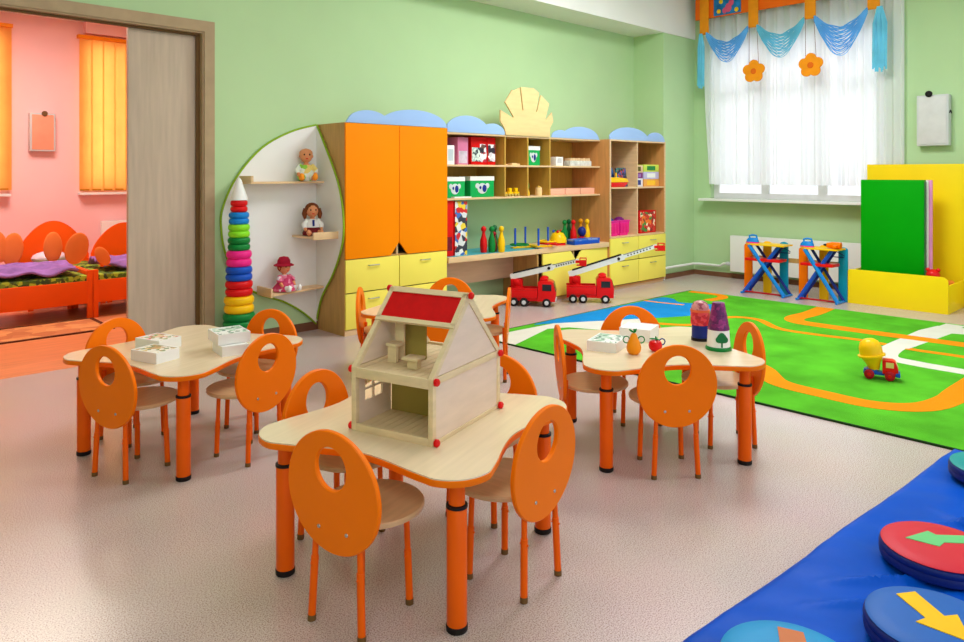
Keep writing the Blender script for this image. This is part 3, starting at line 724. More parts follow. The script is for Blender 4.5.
for k in range(2):
    x = 6.955+.21*k
    t = thing('basket', ('left','right')[k]+' bright pink basket in the corner cupboard', 'basket', (x,5.12,U2), 0, 'pink baskets')
    b = B(); b.loops([[(sx*a,sy*a2,z) for sx,sy in ((-1,-1),(1,-1),(1,1),(-1,1))] for a,a2,z in ((.078,.068,0),(.096,.086,.17),(.102,.092,.17),(.102,.092,.18),(.09,.08,.18),(.074,.064,.01))])
    obj('bowl', b, mat('basket_pink',(246,40,160),.35), t)
    b = B()
    for q in range(6): b.box(-.085+.03*q,-.072+.03*q,-.09,-.079,.03,.15)
    obj('rib', b, PNK, t)
    obj('content', B().ell((0,0,.16),(.075,.065,.06),14), (DBLUE,PURP)[k], t)
sbox('red carton with pictures of pots in the lower corner cupboard', 7.5,7.86,5.06,5.18,U2,U2+.275,REDM,faces=[(.06,.94,.06,.94,PICPOT)])
# desk items
DZ0 = .571
sbox('tall plain red box at the wardrobe end of the desk', 4.475,4.565,5.16,5.40,DZ0,DZ0+.525,RED,group='tall red boxes on the desk',faces=[(.1,.8,.1,.35,mat('dkred',(120,20,40),.5,.3,30))])
sbox('tall box with pictures of cars on the desk', 4.585,4.74,5.16,5.40,DZ0,DZ0+.515,REDM,group='tall red boxes on the desk',faces=[(.0,1.,.0,1.,PICCAR)])
def pin(label, loc, m, hgt=.262, group='bowling pins'):
    k = hgt/.26; t = thing('bowling_pin', label, 'bowling pin', loc, 0, group)
    obj('body', B().lathe([(0,0),(.03*k,0),(.034*k,.02*k),(.038*k,.07*k),(.034*k,.12*k),(.02*k,.165*k),(.015*k,.19*k),(.0155*k,.2*k)],20), m, t)
    obj('head', B().ell((0,0,.228*k),(.027*k,.027*k,.031*k),16), m, t)
DZ1 = DZ0
pin('red bowling pin, leftmost on the desk', (5.0,5.2,DZ1), RED)
pin('green bowling pin in front of a row on the left of the desk', (5.06,5.145,DZ1), GRN)
pin('dark green bowling pin behind the green one on the desk', (5.2,5.245,DZ1), mat('dkgreen',(10,96,50),.3))
pin('yellow bowling pin right of the green ones on the desk', (5.15,5.10,DZ1), YEL)
pin('crimson bowling pin tucked behind the yellow one', (5.145,5.195,DZ1), mat('crimson',(170,20,40),.3), .2)
pin('green bowling pin at the back near the corner cupboard', (6.385,5.31,.5685), GRN)
pin('smaller green bowling pin behind the red one near the corner cupboard', (6.52,5.36,.5685), mat('dkgreen',(10,96,50),.3))
pin('red bowling pin between green and yellow ones near the corner cupboard', (6.48,5.26,.5685), RED)
pin('yellow bowling pin nearest the corner cupboard', (6.68,5.22,.5685), YEL)
pin('amber bowling pin behind the yellow one nearest the corner cupboard', (6.70,5.33,.5685), mat('amber',(230,150,20),.3))
t = thing('toy_ball', 'dark blue ball between the bowling pins by the corner cupboard', 'ball', (6.59,5.225,.5685)); t.location.z += .0
obj('ball', B().ell((0,0,.12),(.05,.05,.06),16), DBLUE, t); obj('stand', B().lathe([(0,0),(.045,0),(.04,.06),(0,.07)],16), RED, t)
t = thing('ring_toss', 'wooden ring toss game with four blue pegs on the desk', 'toy', (5.71,5.2,DZ0), -18)
b = B(); b.box(-.24,.24,-.03,.03,0,.016,.003); b.box(-.03,.03,-.17,.17,.016,.03,.003); obj('cross', b, YEL, t)
for x, y in ((-.2,0),(.2,0),(0,.14),(0,-.14)): obj('peg', B().cyl((x,y,.016),(x,y,.21),.011,n=12), BLUE, t)
def ring(label, loc, m, tilt=(0,0,0)):
    o = obj('toss_ring', B().tube([(.095*math.cos(2*PI*k/28),.095*math.sin(2*PI*k/28),.009) for k in range(28)],.009,8,True), m); o.location = loc; o.rotation_euler = tilt
    tag(o, label, 'ring', 'toss rings')
ring('green ring at the left end of the ring toss', (5.53,5.21,DZ0+.032), GRN)
ring('red and yellow tilted ring at the front of the ring toss', (5.85,5.10,DZ0+.034), RED, (.0,0,0))
ring('yellow ring lying on the red one', (5.84,5.11,DZ0+.054), YEL)
t = thing('toy_hedgehog', 'yellow domed toy with small green and red knobs on the desk', 'toy', (6.14,5.2,.5685))
obj('base', B().lathe([(0,0),(.085,0),(.08,.03),(0,.03)],20), RED, t)
obj('dome', B().lathe([(0,.03),(.095,.03),(.09,.08),(.06,.13),(.03,.145),(0,.15)],22), YEL, t)
for k in range(5):
    a = k*2*PI/5; obj('knob', B().ell((.05*math.cos(a),.05*math.sin(a),.15),.017,10), (RED,GRN,BLUE,RED,GRN)[k], t)
t = thing('toy_tray', 'blue flat box with a printed lid at the right end of the desk', 'box', (6.44,5.085,.5685), -3)
obj('body', B().box(-.21,.21,-.06,.06,0,.05,.004), BLUE, t); obj('lid', B().box(-.212,.212,-.062,.062,.04,.06,.003), cells_mat('tray_lid',[(30,80,190),(50,110,210),(120,150,220)],20,.35), t)

# ------------------------------------------------------------------ fire engines
def fire_engine(label, loc, rz, zend, s_end):
    t = thing('fire_engine', label, 'toy truck', loc, rz, 'toy fire engines'); t.scale = (1.1,1.1,1.1); zend /= 1.1; s_end /= 1.1
    b = B(); b.box(-.225,.2,-.06,.06,.05,.082,.004); b.box(-.225,.055,-.072,.072,.082,.15,.006); b.box(-.225,.055,-.072,-.064,.15,.17,.002); b.box(-.225,.055,.064,.072,.15,.17,.002)
    obj('body', b, RED, t)
    cab = B(); cab.prism([(.058,.05),(.218,.05),(.222,.13),(.2,.225),(.18,.24),(.07,.24),(.058,.225)],-.074,.074,'y',.006)
    c_ = obj('cab', cab, RED, t)
    b = B(); b.prism([(.2235,.145),(.2045,.222),(.2015,.222),(.2205,.145)],-.06,.06,'y')
    for s in (-1,1): b.box(.1,.185,s*.0745-.001,s*.0745+.001,.15,.21)
    obj('windscreen', b, mat('dark_glass',(40,40,50),.1), c_)
    b = B(); b.box(.075,.15,-.06,.06,.24,.262,.008); b.ell((.115,0,.262),(.04,.05,.022),14); obj('beacon', b, RED, c_)
    b = B(); b.box(.219,.226,-.07,.07,.05,.075,.002); obj('bumper', b, GREY, c_)
    for x in (-.165,-.07,.14):
        for s in (-1,1):
            wv = obj('wheel', B().lathe([(.018,-.014),(.034,-.014),(.04,-.01),(.04,.01),(.034,.014),(.018,.014)],20,M=Matrix.Translation((x,s*.066,.04))@Matrix.Rotation(PI/2,4,'X')), BLACK, t)
            obj('hub', B().lathe([(0,-.016),(.02,-.015),(.02,.015),(0,.016)],14,M=Matrix.Translation((x,s*.066,.04))@Matrix.Rotation(PI/2,4,'X')), GREY, wv)
    b = B(); b.lathe([(0,.15),(.06,.15),(.056,.18),(0,.185)],20,(-.14,0,0)); b.box(-.2,-.09,-.045,.045,.175,.25,.014); b.box(-.19,-.13,-.019,.019,.25,.262,.002); b.ell((-.145,-.045,.215),(.034,.014,.03),12); b.ell((-.145,.045,.215),(.034,.014,.03),12)
    obj('turret', b, REDM, t)
    p0 = Vector((-.2,0,.255)); p1 = Vector((-.14+s_end,0,zend)); u = (p1-p0).normalized(); L = (p1-p0).length
    M = Matrix.Translation(p0) @ Matrix.Rotation(-math.atan2(u.z,u.x),4,'Y')
    lb = B(); lb.box(0,L*.62,-.03,-.02,-.016,.034,0,M); lb.box(0,L*.62,.02,.03,-.016,.034,0,M); lb.box(0,L*.62,-.02,.02,-.012,-.006,0,M)
    lb.box(L*.3,L*.99,-.018,-.011,-.004,.03,0,M); lb.box(L*.3,L*.99,.011,.018,-.004,.03,0,M)
    k = 0.32
    while k < .96: lb.box(L*k,L*k+.005,-.013,.013,.01,.016,0,M); k += .045
    ld = obj('ladder', lb, mat('ladder_white',(226,226,222),.4), t)
    b = B(); b.box(L*.05,L*.6,-.032,-.0195,.034,.042,0,M); b.box(L*.05,L*.6,.0195,.032,.034,.042,0,M)
    for q in range(8): b.box(L*(.66+.035*q),L*(.66+.035*q)+.011,-.0195,-.0175,.006,.02,0,M)
    b.box(L*.62,L*.95,-.0195,-.0115,.028,.032,0,M); b.lathe([(0,-.035),(.014,-.035),(.014,.035),(0,.035)],14,M=M@Matrix.Translation((L*.56,0,.01))@Matrix.Rotation(PI/2,4,'X'))
    obj('ladder_mark', b, BLACK, ld)
    b = B(); q = p1
    b.box(q.x-.03,q.x+.06,-.036,.036,q.z-.035,q.z-.028); b.box(q.x-.04,q.x-.004,-.02,.02,q.z-.012,q.z+.014); 
    for y in (-.036,.032): b.box(q.x-.005,q.x+.06,y,y+.004,q.z-.028,q.z+.012)
    for x in (-.005,.056): b.box(q.x+x,q.x+x+.004,-.032,.032,q.z-.028,q.z+.012)
    for x in (-.003,.054):
        for y in (-.034,.03): b.box(q.x+x,q.x+x+.006,y,y+.004,q.z+.012,q.z+.034)
    b.tube([(q.x-.003,-.034,q.z+.034),(q.x+.057,-.034,q.z+.034),(q.x+.057,.034,q.z+.034),(q.x-.003,.034,q.z+.034)],.003,6,True)
    obj('basket', b, RED, t)
fire_engine('red toy fire engine with a low ladder, partly under the desk', (5.52,5.02,0), -54, .46, .64)
fire_engine('red toy fire engine with its ladder raised high, in front of the yellow cupboard', (6.11,4.735,0), -48.8, .588, .86)

# ------------------------------------------------------------------ rug
b = B(); RX0, RX1, RY0, RY1 = 4.12, 7.52, -.4, 4.37
b.mi = 0; b.box(RX0,RX1,RY0,RY1,.0,.010)
b.mi = 4; b.box(RX0-.012,RX0,RY0,RY1,0,.011); b.box(RX0,RX1,RY1,RY1+.012,0,.011)
def patch(mi, poly, z):
    b.mi = mi; b.prism(poly, .009, z, 'z')
def stroke(mi, pts, w, z):
    pts = spline([p for p in pts], 6, False); n = len(pts); l_, r_ = [], []
    for i in range(n):
        t_ = Vector(pts[min(i+1,n-1)])-Vector(pts[max(i-1,0)]); t_.normalize()
        ww = w if not isinstance(w, tuple) else w[0]+(w[1]-w[0])*i/(n-1)
        l_.append((pts[i][0]-t_.y*ww/2, pts[i][1]+t_.x*ww/2)); r_.append((pts[i][0]+t_.y*ww/2, pts[i][1]-t_.x*ww/2))
    for i in range(n-1): b.mi = mi; b.prism([l_[i],l_[i+1],r_[i+1],r_[i]], .009, z, 'z')
patch(2, [(4.12,3.93),(4.12,4.22),(4.42,4.28),(4.99,4.25),(5.45,4.03),(5.8,3.80),(5.6,3.6),(5.1,3.66),(4.93,4.05),(4.75,4.14)], .0110)
patch(3, spline([(4.83,4.35),(5.6,4.36),(6.5,4.34),(6.84,4.34),(6.86,4.2),(6.72,4.03),(6.85,3.78),(6.80,3.64),(6.57,3.56),(6.2,3.58),(5.73,3.82),(5.3,4.06),(4.95,4.26)],4), .0114)
stroke(1, [(6.55,4.355),(6.56,4.2),(6.62,3.93)], .05, .0118)
stroke(1, [(7.43,4.33),(7.45,4.0),(7.3,3.87),(7.04,3.90)], .11, .0118)
stroke(1, [(7.50,2.86),(7.1,2.84),(6.78,2.86),(6.62,2.77),(6.60,2.55),(6.62,2.1),(6.66,1.5),(6.72,.2)], .17, .0122)
stroke(1, [(5.62,3.62),(5.75,3.4),(5.97,3.27),(6.25,3.32),(6.42,3.25),(6.44,3.05),(6.2,2.75),(6.2,2.4),(6.25,2.1),(6.2,1.72),(6.22,1.35),(6.22,.2)], .075, .0118)
stroke(1, [(5.02,3.1),(5.03,2.6),(4.85,2.28),(4.6,2.05),(4.55,1.75),(4.56,1.45),(4.75,1.24),(5.2,1.17),(5.6,1.16)], .15, .0122)
stroke(1, [(4.98,1.2),(5.35,1.17),(5.9,1.1),(6.3,.9)], (.12,.3), .0125)
stroke(2, [(7.48,1.74),(7.15,1.77),(6.6,1.83),(6.1,1.84),(5.82,1.78),(5.76,1.6),(5.75,1.35),(5.76,.9)], .15, .0119)
patch(2, [(7.32,1.84),(7.0,1.90),(6.1,1.92),(6.2,1.75),(7.06,1.67),(7.2,1.3),(7.48,1.3)], .01205)
rug = obj('rug', b, [RUGG,RUGO,RUGW,RUGB,RUGD])
tag(rug, 'green play rug with orange and white roads and a blue lake', 'rug')

# mixer truck on the rug
t = thing('mixer_truck', 'toy cement mixer with a yellow drum and red cab on the rug', 'toy truck', (5.17,1.625,.0128), -72)
b = B(); b.box(-.1,.1,-.034,.034,.026,.046,.004); b.box(-.095,-.02,-.03,.03,.046,.058,.003); obj('chassis', b, BLUE, t)
cab = B(); cab.prism([(.01,.04),(.1,.04),(.1,.075),(.085,.12),(.07,.128),(.015,.128),(.01,.12)],-.042,.042,'y',.005); c_ = obj('cab', cab, RED, t)
b = B(); b.prism([(.101,.082),(.0885,.117),(.0865,.116),(.099,.081)],-.034,.034,'y')
for s in (-1,1): b.box(.03,.075,s*.0425-.001,s*.0425+.001,.082,.116)
obj('window', b, mat('toy_window',(226,206,120),.3), c_)
b = B(); b.box(.085,.112,-.046,.046,.024,.052,.006); obj('bumper', b, BLUE, c_)
for x in (-.066,.052):
    for s in (-1,1):
        wv = obj('wheel', B().lathe([(.0,-.011),(.026,-.011),(.03,-.008),(.03,.008),(.026,.011),(0,.011)],18,M=Matrix.Translation((x,s*.046,.03))@Matrix.Rotation(PI/2,4,'X')), mat('wheel_red',(176,14,36),.4), t)
        obj('hub', B().lathe([(0,-.013),(.012,-.0125),(.012,.0125),(0,.013)],12,M=Matrix.Translation((x,s*.046,.03))@Matrix.Rotation(PI/2,4,'X')), RED, wv)
MM = Matrix.Translation((-.035,0,.05)) @ Matrix.Rotation(R(-10),4,'Y')
obj('drum', B().lathe([(0,.0),(.03,.004),(.046,.05),(.068,.088),(.082,.092),(.082,.102),(.07,.106),(.068,.15),(.055,.185),(.03,.203),(0,.207)],28,M=MM), YEL, t)

# ------------------------------------------------------------------ blue mat and discs
def wob(x, y):
    return .004*math.sin(9*x+3*y)+.003*math.sin(17*y-6*x)+.002*math.sin(31*x+12*y)
MX0, MX1, MY0, MY1 = .9, 4.09, -1.0, 1.104
b = B()
def mt(u, v):
    x = MX0+(MX1-MX0)*u; y = MY0+(MY1-MY0)*v
    e = min(u,1-u,v,1-v)*3.; s = min(1, e/.04)
    yy = y+v*(-.063*(x-1.87)+.004*math.sin(7*x))
    return (x, yy, .003+(.022+wob(x,y)+.022*math.exp(-((x-2.95+1.1*(y-.5))/.022)**2)*min(1,max(0,(y-.2)*6))*min(1,max(0,(1.0-y)*6))+.022*math.exp(-((x-3.45+.9*(y-.5))/.022)**2)*min(1,max(0,(y-.1)*5))*min(1,max(0,(.95-y)*6))+.018*math.exp(-((x-3.15-.5*(y-.7))/.02)**2)*min(1,max(0,(y-.5)*6))*min(1,max(0,(.95-y)*6))+.018*math.exp(-((x-2.45+1.3*(y-.8))/.02)**2)*min(1,max(0,(y-.55)*5))*min(1,max(0,(.98-y)*6)))*math.sqrt(s))
b.grid(mt, 260, 130)
L = [b.bm.verts.new(p) for p in ((MX0,MY0,.001),(MX1,MY0,.001),(MX1,MY1-.14,.001),(MX0,MY1+.06,.001))]; b._f(L)
tag(obj('floor_mat', b, MATB), 'wrinkled blue vinyl floor mat in the corner of the picture', 'mat')
def disc(label, x, y, top, arrow=None, am=None):
    t = thing('cushion_disc', label, 'cushion', (x,y,.040), 0, 'round floor cushions on the blue mat')
    r = .178
    obj('side', B().lathe([(0,0),(r-.012,0),(r,.006),(r+.002,.022),(r-.002,.030),(r+.002,.038),(r,.048),(r-.006,.053),(0,.053)],56), mat('disc_side',(18,40,120),.45,.1,5), t)
    tp = obj('top_cover', B().lathe([(0,.0535),(r-.006,.0535),(r-.004,.056),(r-.014,.061),(r-.06,.064),(0,.065)],56), top, t)
    if arrow: obj('arrow', B().prism(arrow,.0635,.0668,'z'), am, tp)
def rel(pts, x, y): return [(a-x, b_-y) for a, b_ in pts]
disc('red cushion with a green arrow', 2.805,.70, mat('disc_red',(214,30,54),.5,.06,4,spec=.25), rel([(2.763,.79),(2.87,.751),(2.859,.723),(2.945,.63),(2.90,.60),(2.821,.689),(2.779,.693)],2.805,.70), mat('arrow_green',(110,206,130),.5))
disc('blue cushion with a yellow arrow', 2.322,.59, mat('disc_blue',(24,98,190),.5,.06,4,spec=.25), rel([(2.373,.703),(2.426,.668),(2.351,.574),(2.385,.55),(2.27,.49),(2.265,.622),(2.303,.608)],2.322,.59), mat('arrow_yellow',(252,196,10),.5))
disc('sky blue cushion with a brown mark at the bottom edge', 1.862,.797, mat('disc_cyan',(16,150,212),.5,.06,4,spec=.25), rel([(1.965,.878),(1.99,.818),(1.90,.76),(1.86,.82)],1.862,.797), mat('mark_brown',(206,116,64),.5))
disc('teal cushion farthest along the blue mat', 3.742,.715, mat('disc_teal',(0,150,150),.5,.06,4,spec=.25))

# ------------------------------------------------------------------ radiator and pipe
t = thing('radiator', 'white panel radiator below the window', 'radiator', (0,0,0))
obj('panel', B().box(8.75,8.83,2.92,4.53,.1,.56,.006), WHITE, t)
b = B()
for k in range(4): b.box(8.8,XR-.001,3.1+.42*k,3.14+.42*k,.12,.5)
obj('bracket', b, WHITE, t)
obj('valve', B().lathe([(0,-.03),(.022,-.03),(.026,.0),(.02,.03),(0,.03)],14,M=Matrix.Translation((8.79,4.57,.19))@Matrix.Rotation(PI/2,4,'X')), GREY, t)
tag(obj('heating_pipe', B().tube([(8.79,4.605,.19),(8.79,4.64,.185),(8.82,4.7,.15),(8.82,5.0,.15),(8.77,5.065,.15),(8.13,5.065,.15),(8.06,5.065,.14),(8.05,5.065,.002)],.016,10), WHITE), 'white heating pipe running from the radiator along the corner', 'pipe')

# ------------------------------------------------------------------ coloured fence and ironing boards
t = thing('play_fence', 'low play fence of orange, yellow and blue posts by the radiator', 'fence', (0,0,0))
FX = 8.06
for k, (y, m, hh) in enumerate(((3.943,ORANGE,.55),(3.717,YEL,.585),(3.527,TEAL,.59),(3.312,ORANGE,.55),(3.094,YEL,.585),(2.896,TEAL,.575))):
    w_ = .046; pl = [(y-w_,0),(y+w_,0),(y+w_,hh-.03)]+[(y+w_*math.cos(a),hh-.03+.03*math.sin(a)) for a in (.5,1.05,1.57,2.09,2.6)]+[(y-w_,hh-.03)]
    obj('post', B().prism(pl,FX-.012,FX+.012,'x',.002), m, t)
for z in (.36,): obj('rail', B().box(FX+.0125,FX+.03,2.9,4.0,z,z+.05), BEECHD, t)
def ironing(label, y0, y1, x):
    t = thing('toy_ironing_board', label, 'toy ironing board', (x,(y0+y1)/2,0), 0, 'toy ironing boards')
    h_ = (y1-y0)/2
    obj('board', B().prism(spline([(-.11,-h_+.02),(-.09,-h_),(.09,-h_),(.11,-h_+.02),(.11,h_-.12),(.04,h_-.01),(-.04,h_-.01),(-.11,h_-.12)],3),.552,.568,'z'), YEL, t)
    for s in (-1,1):
        lg = obj('leg', B().tube([(-.085 if s > 0 else -.06,-s*(h_-.0),.012),(-.085 if s > 0 else -.06,s*(h_-.07),.55)],.022,8), CYAN if s > 0 else BLUE, t)
        obj('leg', B().tube([(.085 if s > 0 else .06,-s*(h_-.0),.012),(.085 if s > 0 else .06,s*(h_-.07),.55)],.016,8), DBLUE, t)
        obj('foot', B().tube([(-.13,-s*h_,.012),(.11,-s*h_,.012)],.012,8), CYAN, t)
    obj('rack', B().box(-.1,.1,-h_+.05,h_-.03,.375,.405,.004), RED, t)
    obj('stretcher', B().tube([(-.07,-h_,.02),(-.07,h_,.02)],.01,8), mat('dkred2',(170,20,30),.4), t)
ironing('toy ironing board on blue crossed legs nearer the corner', 3.43, 3.90, 7.925)
ironing('toy ironing board on blue crossed legs next to the yellow box', 2.87, 3.28, 7.925)
def iron(label, loc, rz):
    t = thing('toy_iron', label, 'toy iron', loc, rz, 'blue toy irons')
    obj('sole', B().prism(spline([(-.06,-.035),(.02,-.035),(.075,0),(.02,.035),(-.06,.035)],3),0,.012,'z'), PNK, t)
    obj('body', B().loops([[(x*k,y*k2,z) for x,y in spline([(-.058,-.033),(.02,-.033),(.07,0),(.02,.033),(-.058,.033)],3)] for k,k2,z in ((1,1,.012),(.95,.9,.035),(.7,.55,.055),(.5,.35,.06))]), CYAN, t)
    obj('handle', B().tube([(.03,0,.045),(.035,0,.08),(0,0,.09),(-.04,0,.085),(-.05,0,.045)],.011,8), CYAN, t)
iron('blue toy iron on the ironing board nearer the corner', (7.91,3.82,.568), 100)
iron('blue toy iron on the ironing board next to the yellow box', (7.91,3.21,.568), 100)
t = thing('toy_drill', 'orange toy drill lying on the right ironing board', 'toy tool', (7.9,2.95,.568), 90)
obj('body', B().tube([(-.09,0,.035),(.0,0,.035),(.05,0,.035)],[.035,.035,.022],14), ORANGE, t); obj('chuck', B().tube([(.05,0,.035),(.085,0,.035)],[.018,.008],12), BLACK, t); obj('grip', B().box(-.07,-.03,.02,.09,.01,.04,.005), ORANGE, t)
for k, y in enumerate((3.52,2.95)):
    tag(obj('toy_hanger', B().tube([(8.035,y-.07,.47),(8.03,y+.07,.47),(8.03,y+.075,.49),(8.03,y,.525),(8.03,y-.075,.49)],.005,6,True), DBLUE), 'dark blue toy hanger against the %s blue fence post' % ('middle','last')[k], 'hanger', 'toy hangers')

# ------------------------------------------------------------------ yellow box with mats
YBX = mat('yellow_board', (246,216,20), .35, .03, 3)
t = thing('toy_chest', 'long yellow toy chest with a tall yellow back panel', 'toy chest', (0,0,0))
pl = [(1.93,0),(2.84,0),(2.84,.335)]+[(2.84-.02*(1-math.cos(a)),.335+.02*math.sin(a)) for a in (.5,1.,1.57)]+[(1.93+.05*(1-math.sin(a)),.305+.05*math.cos(a)) for a in (0,.4,.8,1.2,1.57)]
obj('front_panel', B().prism(pl,8.03,8.05,'x',.002), YBX, t)
obj('side_panel', B().box(8.0501,8.69,1.93,1.95,0,.27,.002), YBX, t); obj('side_panel', B().box(8.0501,8.69,2.82,2.84,0,.34,.002), YBX, t)
obj('bottom_panel', B().box(8.0501,8.69,1.9501,2.8199,.01,.028), YBX, t)
obj('back_panel', B().box(8.6901,8.712,1.35,2.87,0,1.455,.002), YBX, t)
def pad(label, x0, x1, y0, y1, z1, m, m2=None):
    t = thing('gym_mat', label, 'mat', ((x0+x1)/2,(y0+y1)/2,.029), 0, 'folded mats in the yellow chest')
    w_, d_ = (x1-x0)/2, (y1-y0)/2
    obj('slab', B().box(-w_,w_,-d_,d_,0,z1-.029,.012), m, t)
    if m2: obj('edge_band', B().box(-w_+.008,w_-.008,-d_-.003,-d_+.005,.02,z1-.05), m2, t)
pad('bright green folded mat standing in the yellow chest', 8.28,8.36,2.20,2.80,1.29, mat('mat_green',(0,156,10),.4,.04,3,spec=.1), mat('mat_green_dark',(0,104,60),.4))
pad('thin white mat standing behind the green one', 8.363,8.393,2.185,2.80,1.285, CARD)
pad('pink mat standing behind the thin white one', 8.396,8.44,2.16,2.80,1.288, mat('mat_pink',(232,150,206),.5))
t = thing('toy_bear', 'red soft toy sitting in the yellow chest', 'soft toy', (8.2,2.10,.029))
obj('body', B().lathe([(0,0),(.055,.0),(.07,.08),(.06,.2),(.03,.26),(0,.27)],16), RED, t); obj('head', B().ell((0,0,.32),(.062,.062,.06),16), RED, t)
for s in (-1,1): obj('ear', B().ell((0,s*.045,.37),.02,10), RED, t)
t = thing('toy_block', 'orange toy block inside the right end of the yellow chest', 'toy block', (8.4,2.02,.029), 20)
obj('block', B().box(-.06,.06,-.05,.05,0,.25,.008), mat('block_orange',(226,130,40),.5), t)

# ------------------------------------------------------------------ wall boxes
def wallbox(label, x0, x1, y0, y1, z0, z1, face, lockp):
    t = thing('wall_cabinet', label, 'wall box', ((x0+x1)/2,(y0+y1)/2,z0))
    cx_, cy_ = (x0+x1)/2, (y0+y1)/2
    obj('body', B().box(x0-cx_,x1-cx_,y0-cy_,y1-cy_,0,z1-z0,.012), GREY, t)
    n = face
    if n == 'x':
        obj('door', B().box(x0-cx_-.006,x0-cx_,y0-cy_+.02,y1-cy_-.02,.02,z1-z0-.02,.004), mat('box_front',(214,212,214),.4), t)
        obj('lock', B().lathe([(0,0),(.034,0),(.034,.012),(.02,.018),(.018,.01),(0,.01)],18,M=Matrix.Translation((x0-cx_-.006,lockp[0]-cy_,lockp[1]-z0))@Matrix.Rotation(-PI/2,4,'Y')), BLACK, t)
        b = B(); b.tube([((k-3)*.012, y0-cy_-.004, z1-z0-.2+.03*math.sin(k*PI/6)) for k in range(7)],.006,6); obj('latch', b, BLACK, t)
    else:
        obj('door', B().box(x0-cx_+.02,x1-cx_-.02,y0-cy_-.006,y0-cy_,.02,z1-z0-.02,.004), mat('box_front_pink',(240,160,130),.4), t)
        obj('lock', B().lathe([(0,0),(.03,0),(.03,.014),(0,.014)],16,M=Matrix.Translation((lockp[0]-cx_,y0-cy_-.006,lockp[1]-z0))@Matrix.Rotation(PI/2,4,'X')), BROWN, t)
wallbox('white metal wall box with a round lock beside the curtain', 8.76,XR-.001,2.10,2.40,1.65,2.19,'x',(2.28,2.2))
wallbox('wall box with a peach door between the bedroom windows', 1.985,2.245,9.5,BY-.001,1.61,2.05,'y',(2.13,2.045))

# ------------------------------------------------------------------ curtain and valance
b = B()
def cur(u, v):
    y = 2.53+(4.93-2.53)*u; z = 1.215+(3.62-1.215)*v
    y -= (1-v)*.07*u
    return (8.79+.024*math.sin(y*38+.6*math.sin(y*5))+.012*math.sin(y*83+1)+.005*math.sin(y*150), y, z)
b.grid(cur, 260, 14)
tag(obj('sheer_curtain', b, SHEER), 'white sheer curtain hanging over the window', 'curtain')
t = thing('valance', 'orange valance with straps and blue thread swags above the window', 'valance', (0,0,0))
PO = mat('pelmet_orange',(250,110,10),.6,.05,5)
obj('pelmet_board', B().box(8.66,8.69,2.5,4.97,3.378,3.74), PO, t)
pc = obj('picture', B().box(8.648,8.66,4.335,4.70,3.39,3.70,.002), mat('pic_blue',(30,120,190),.5,.35,12), t)
b = B()
for y, z, r in ((4.50,3.47,.045),(4.46,3.53,.035),(4.55,3.44,.03)): b.ell((8.648,y,z),(.006,r,r*1.3),12)
obj('picture_blob', b, mat('pic_pink',(230,90,130),.5), pc)
b = B()
for y, z in ((4.63,3.44),(4.39,3.43),(4.6,3.56)): b.ell((8.648,y,z),(.005,.03,.03),10)
obj('picture_blob', b, YEL, pc)
ST = (4.828,4.163,3.471,2.785)
for y in ST: obj('strap', B().box(8.63,8.644,y-.063,y+.063,3.165,3.74,.003), mat('strap',(246,150,20),.6), t)
def swag(ya, yb, m, s0, s1):
    b = B(); n = 22
    for k in range(n):
        q = k/(n-1); sag = s0+(s1-s0)*q; o = .012*math.sin(k*2.4)
        za = 3.185-.06*q
        b.tube([(8.605+o, ya+(yb-ya)*j/16, za-sag*(1-abs(2*j/16-1)**1.7)+.006*math.sin(j*1.3+k*2)*(0<j<16)) for j in range(17)], .0085-.0045*q, 5)
    obj('thread_swag', b, m, t)
SB, STL = mat('swag_blue',(104,178,252),.7,.12,5,spec=.05), mat('swag_teal',(112,198,232),.7,.12,5,spec=.05)
swag(4.78,4.22,SB,.16,.36); swag(4.10,3.53,STL,.16,.38); swag(3.41,2.84,SB,.17,.44)
for y, L_, wd in ((4.86,.66,.04),(2.715,.66,.065)):
    b = B()
    for k in range(10):
        yy = y+wd*(k/9-.5)*2; b.tube([(8.605+.01*math.sin(k*3),yy*.3+y*.7,3.18),(8.605+.01*math.cos(k*2),yy,3.0),(8.605,yy+.006*math.sin(k),3.15-L_+.03*math.sin(k*1.7))],.010,5)
    obj('thread_tail', b, STL, t)
for k, y in enumerate((4.12,3.434)):
    f = thing('hanging_flower', 'orange felt flower on strings, the one hanging %s' % ('nearer the room corner','nearer the wall box')[k], 'ornament', (8.56,y,2.61), 0, 'hanging felt flowers')
    pts = []
    for i in range(60):
        a = 2*PI*i/60; r = .102+.04*abs(math.cos(2.5*a))**.7
        pts.append((r*math.sin(a), r*math.cos(a)))
    pet = obj('petals', B().prism(pts,-.012,.012,'x',.004), mat('felt_orange',(250,152,24),.8,.05,8), f)
    obj('centre', B().lathe([(0,0),(.036,0),(.03,.01),(0,.012)],20,M=Matrix.Translation((-.012,0,0))@Matrix.Rotation(-PI/2,4,'Y')), mat('felt_dark',(226,106,20),.8), pet)
    b = B()
    for s in (-.06,.06): b.tube([(.066,s*.8+.04,.57),(.0,s,.11)],.003,5)
    obj('string', b, mat('string',(150,110,110),.7), f)

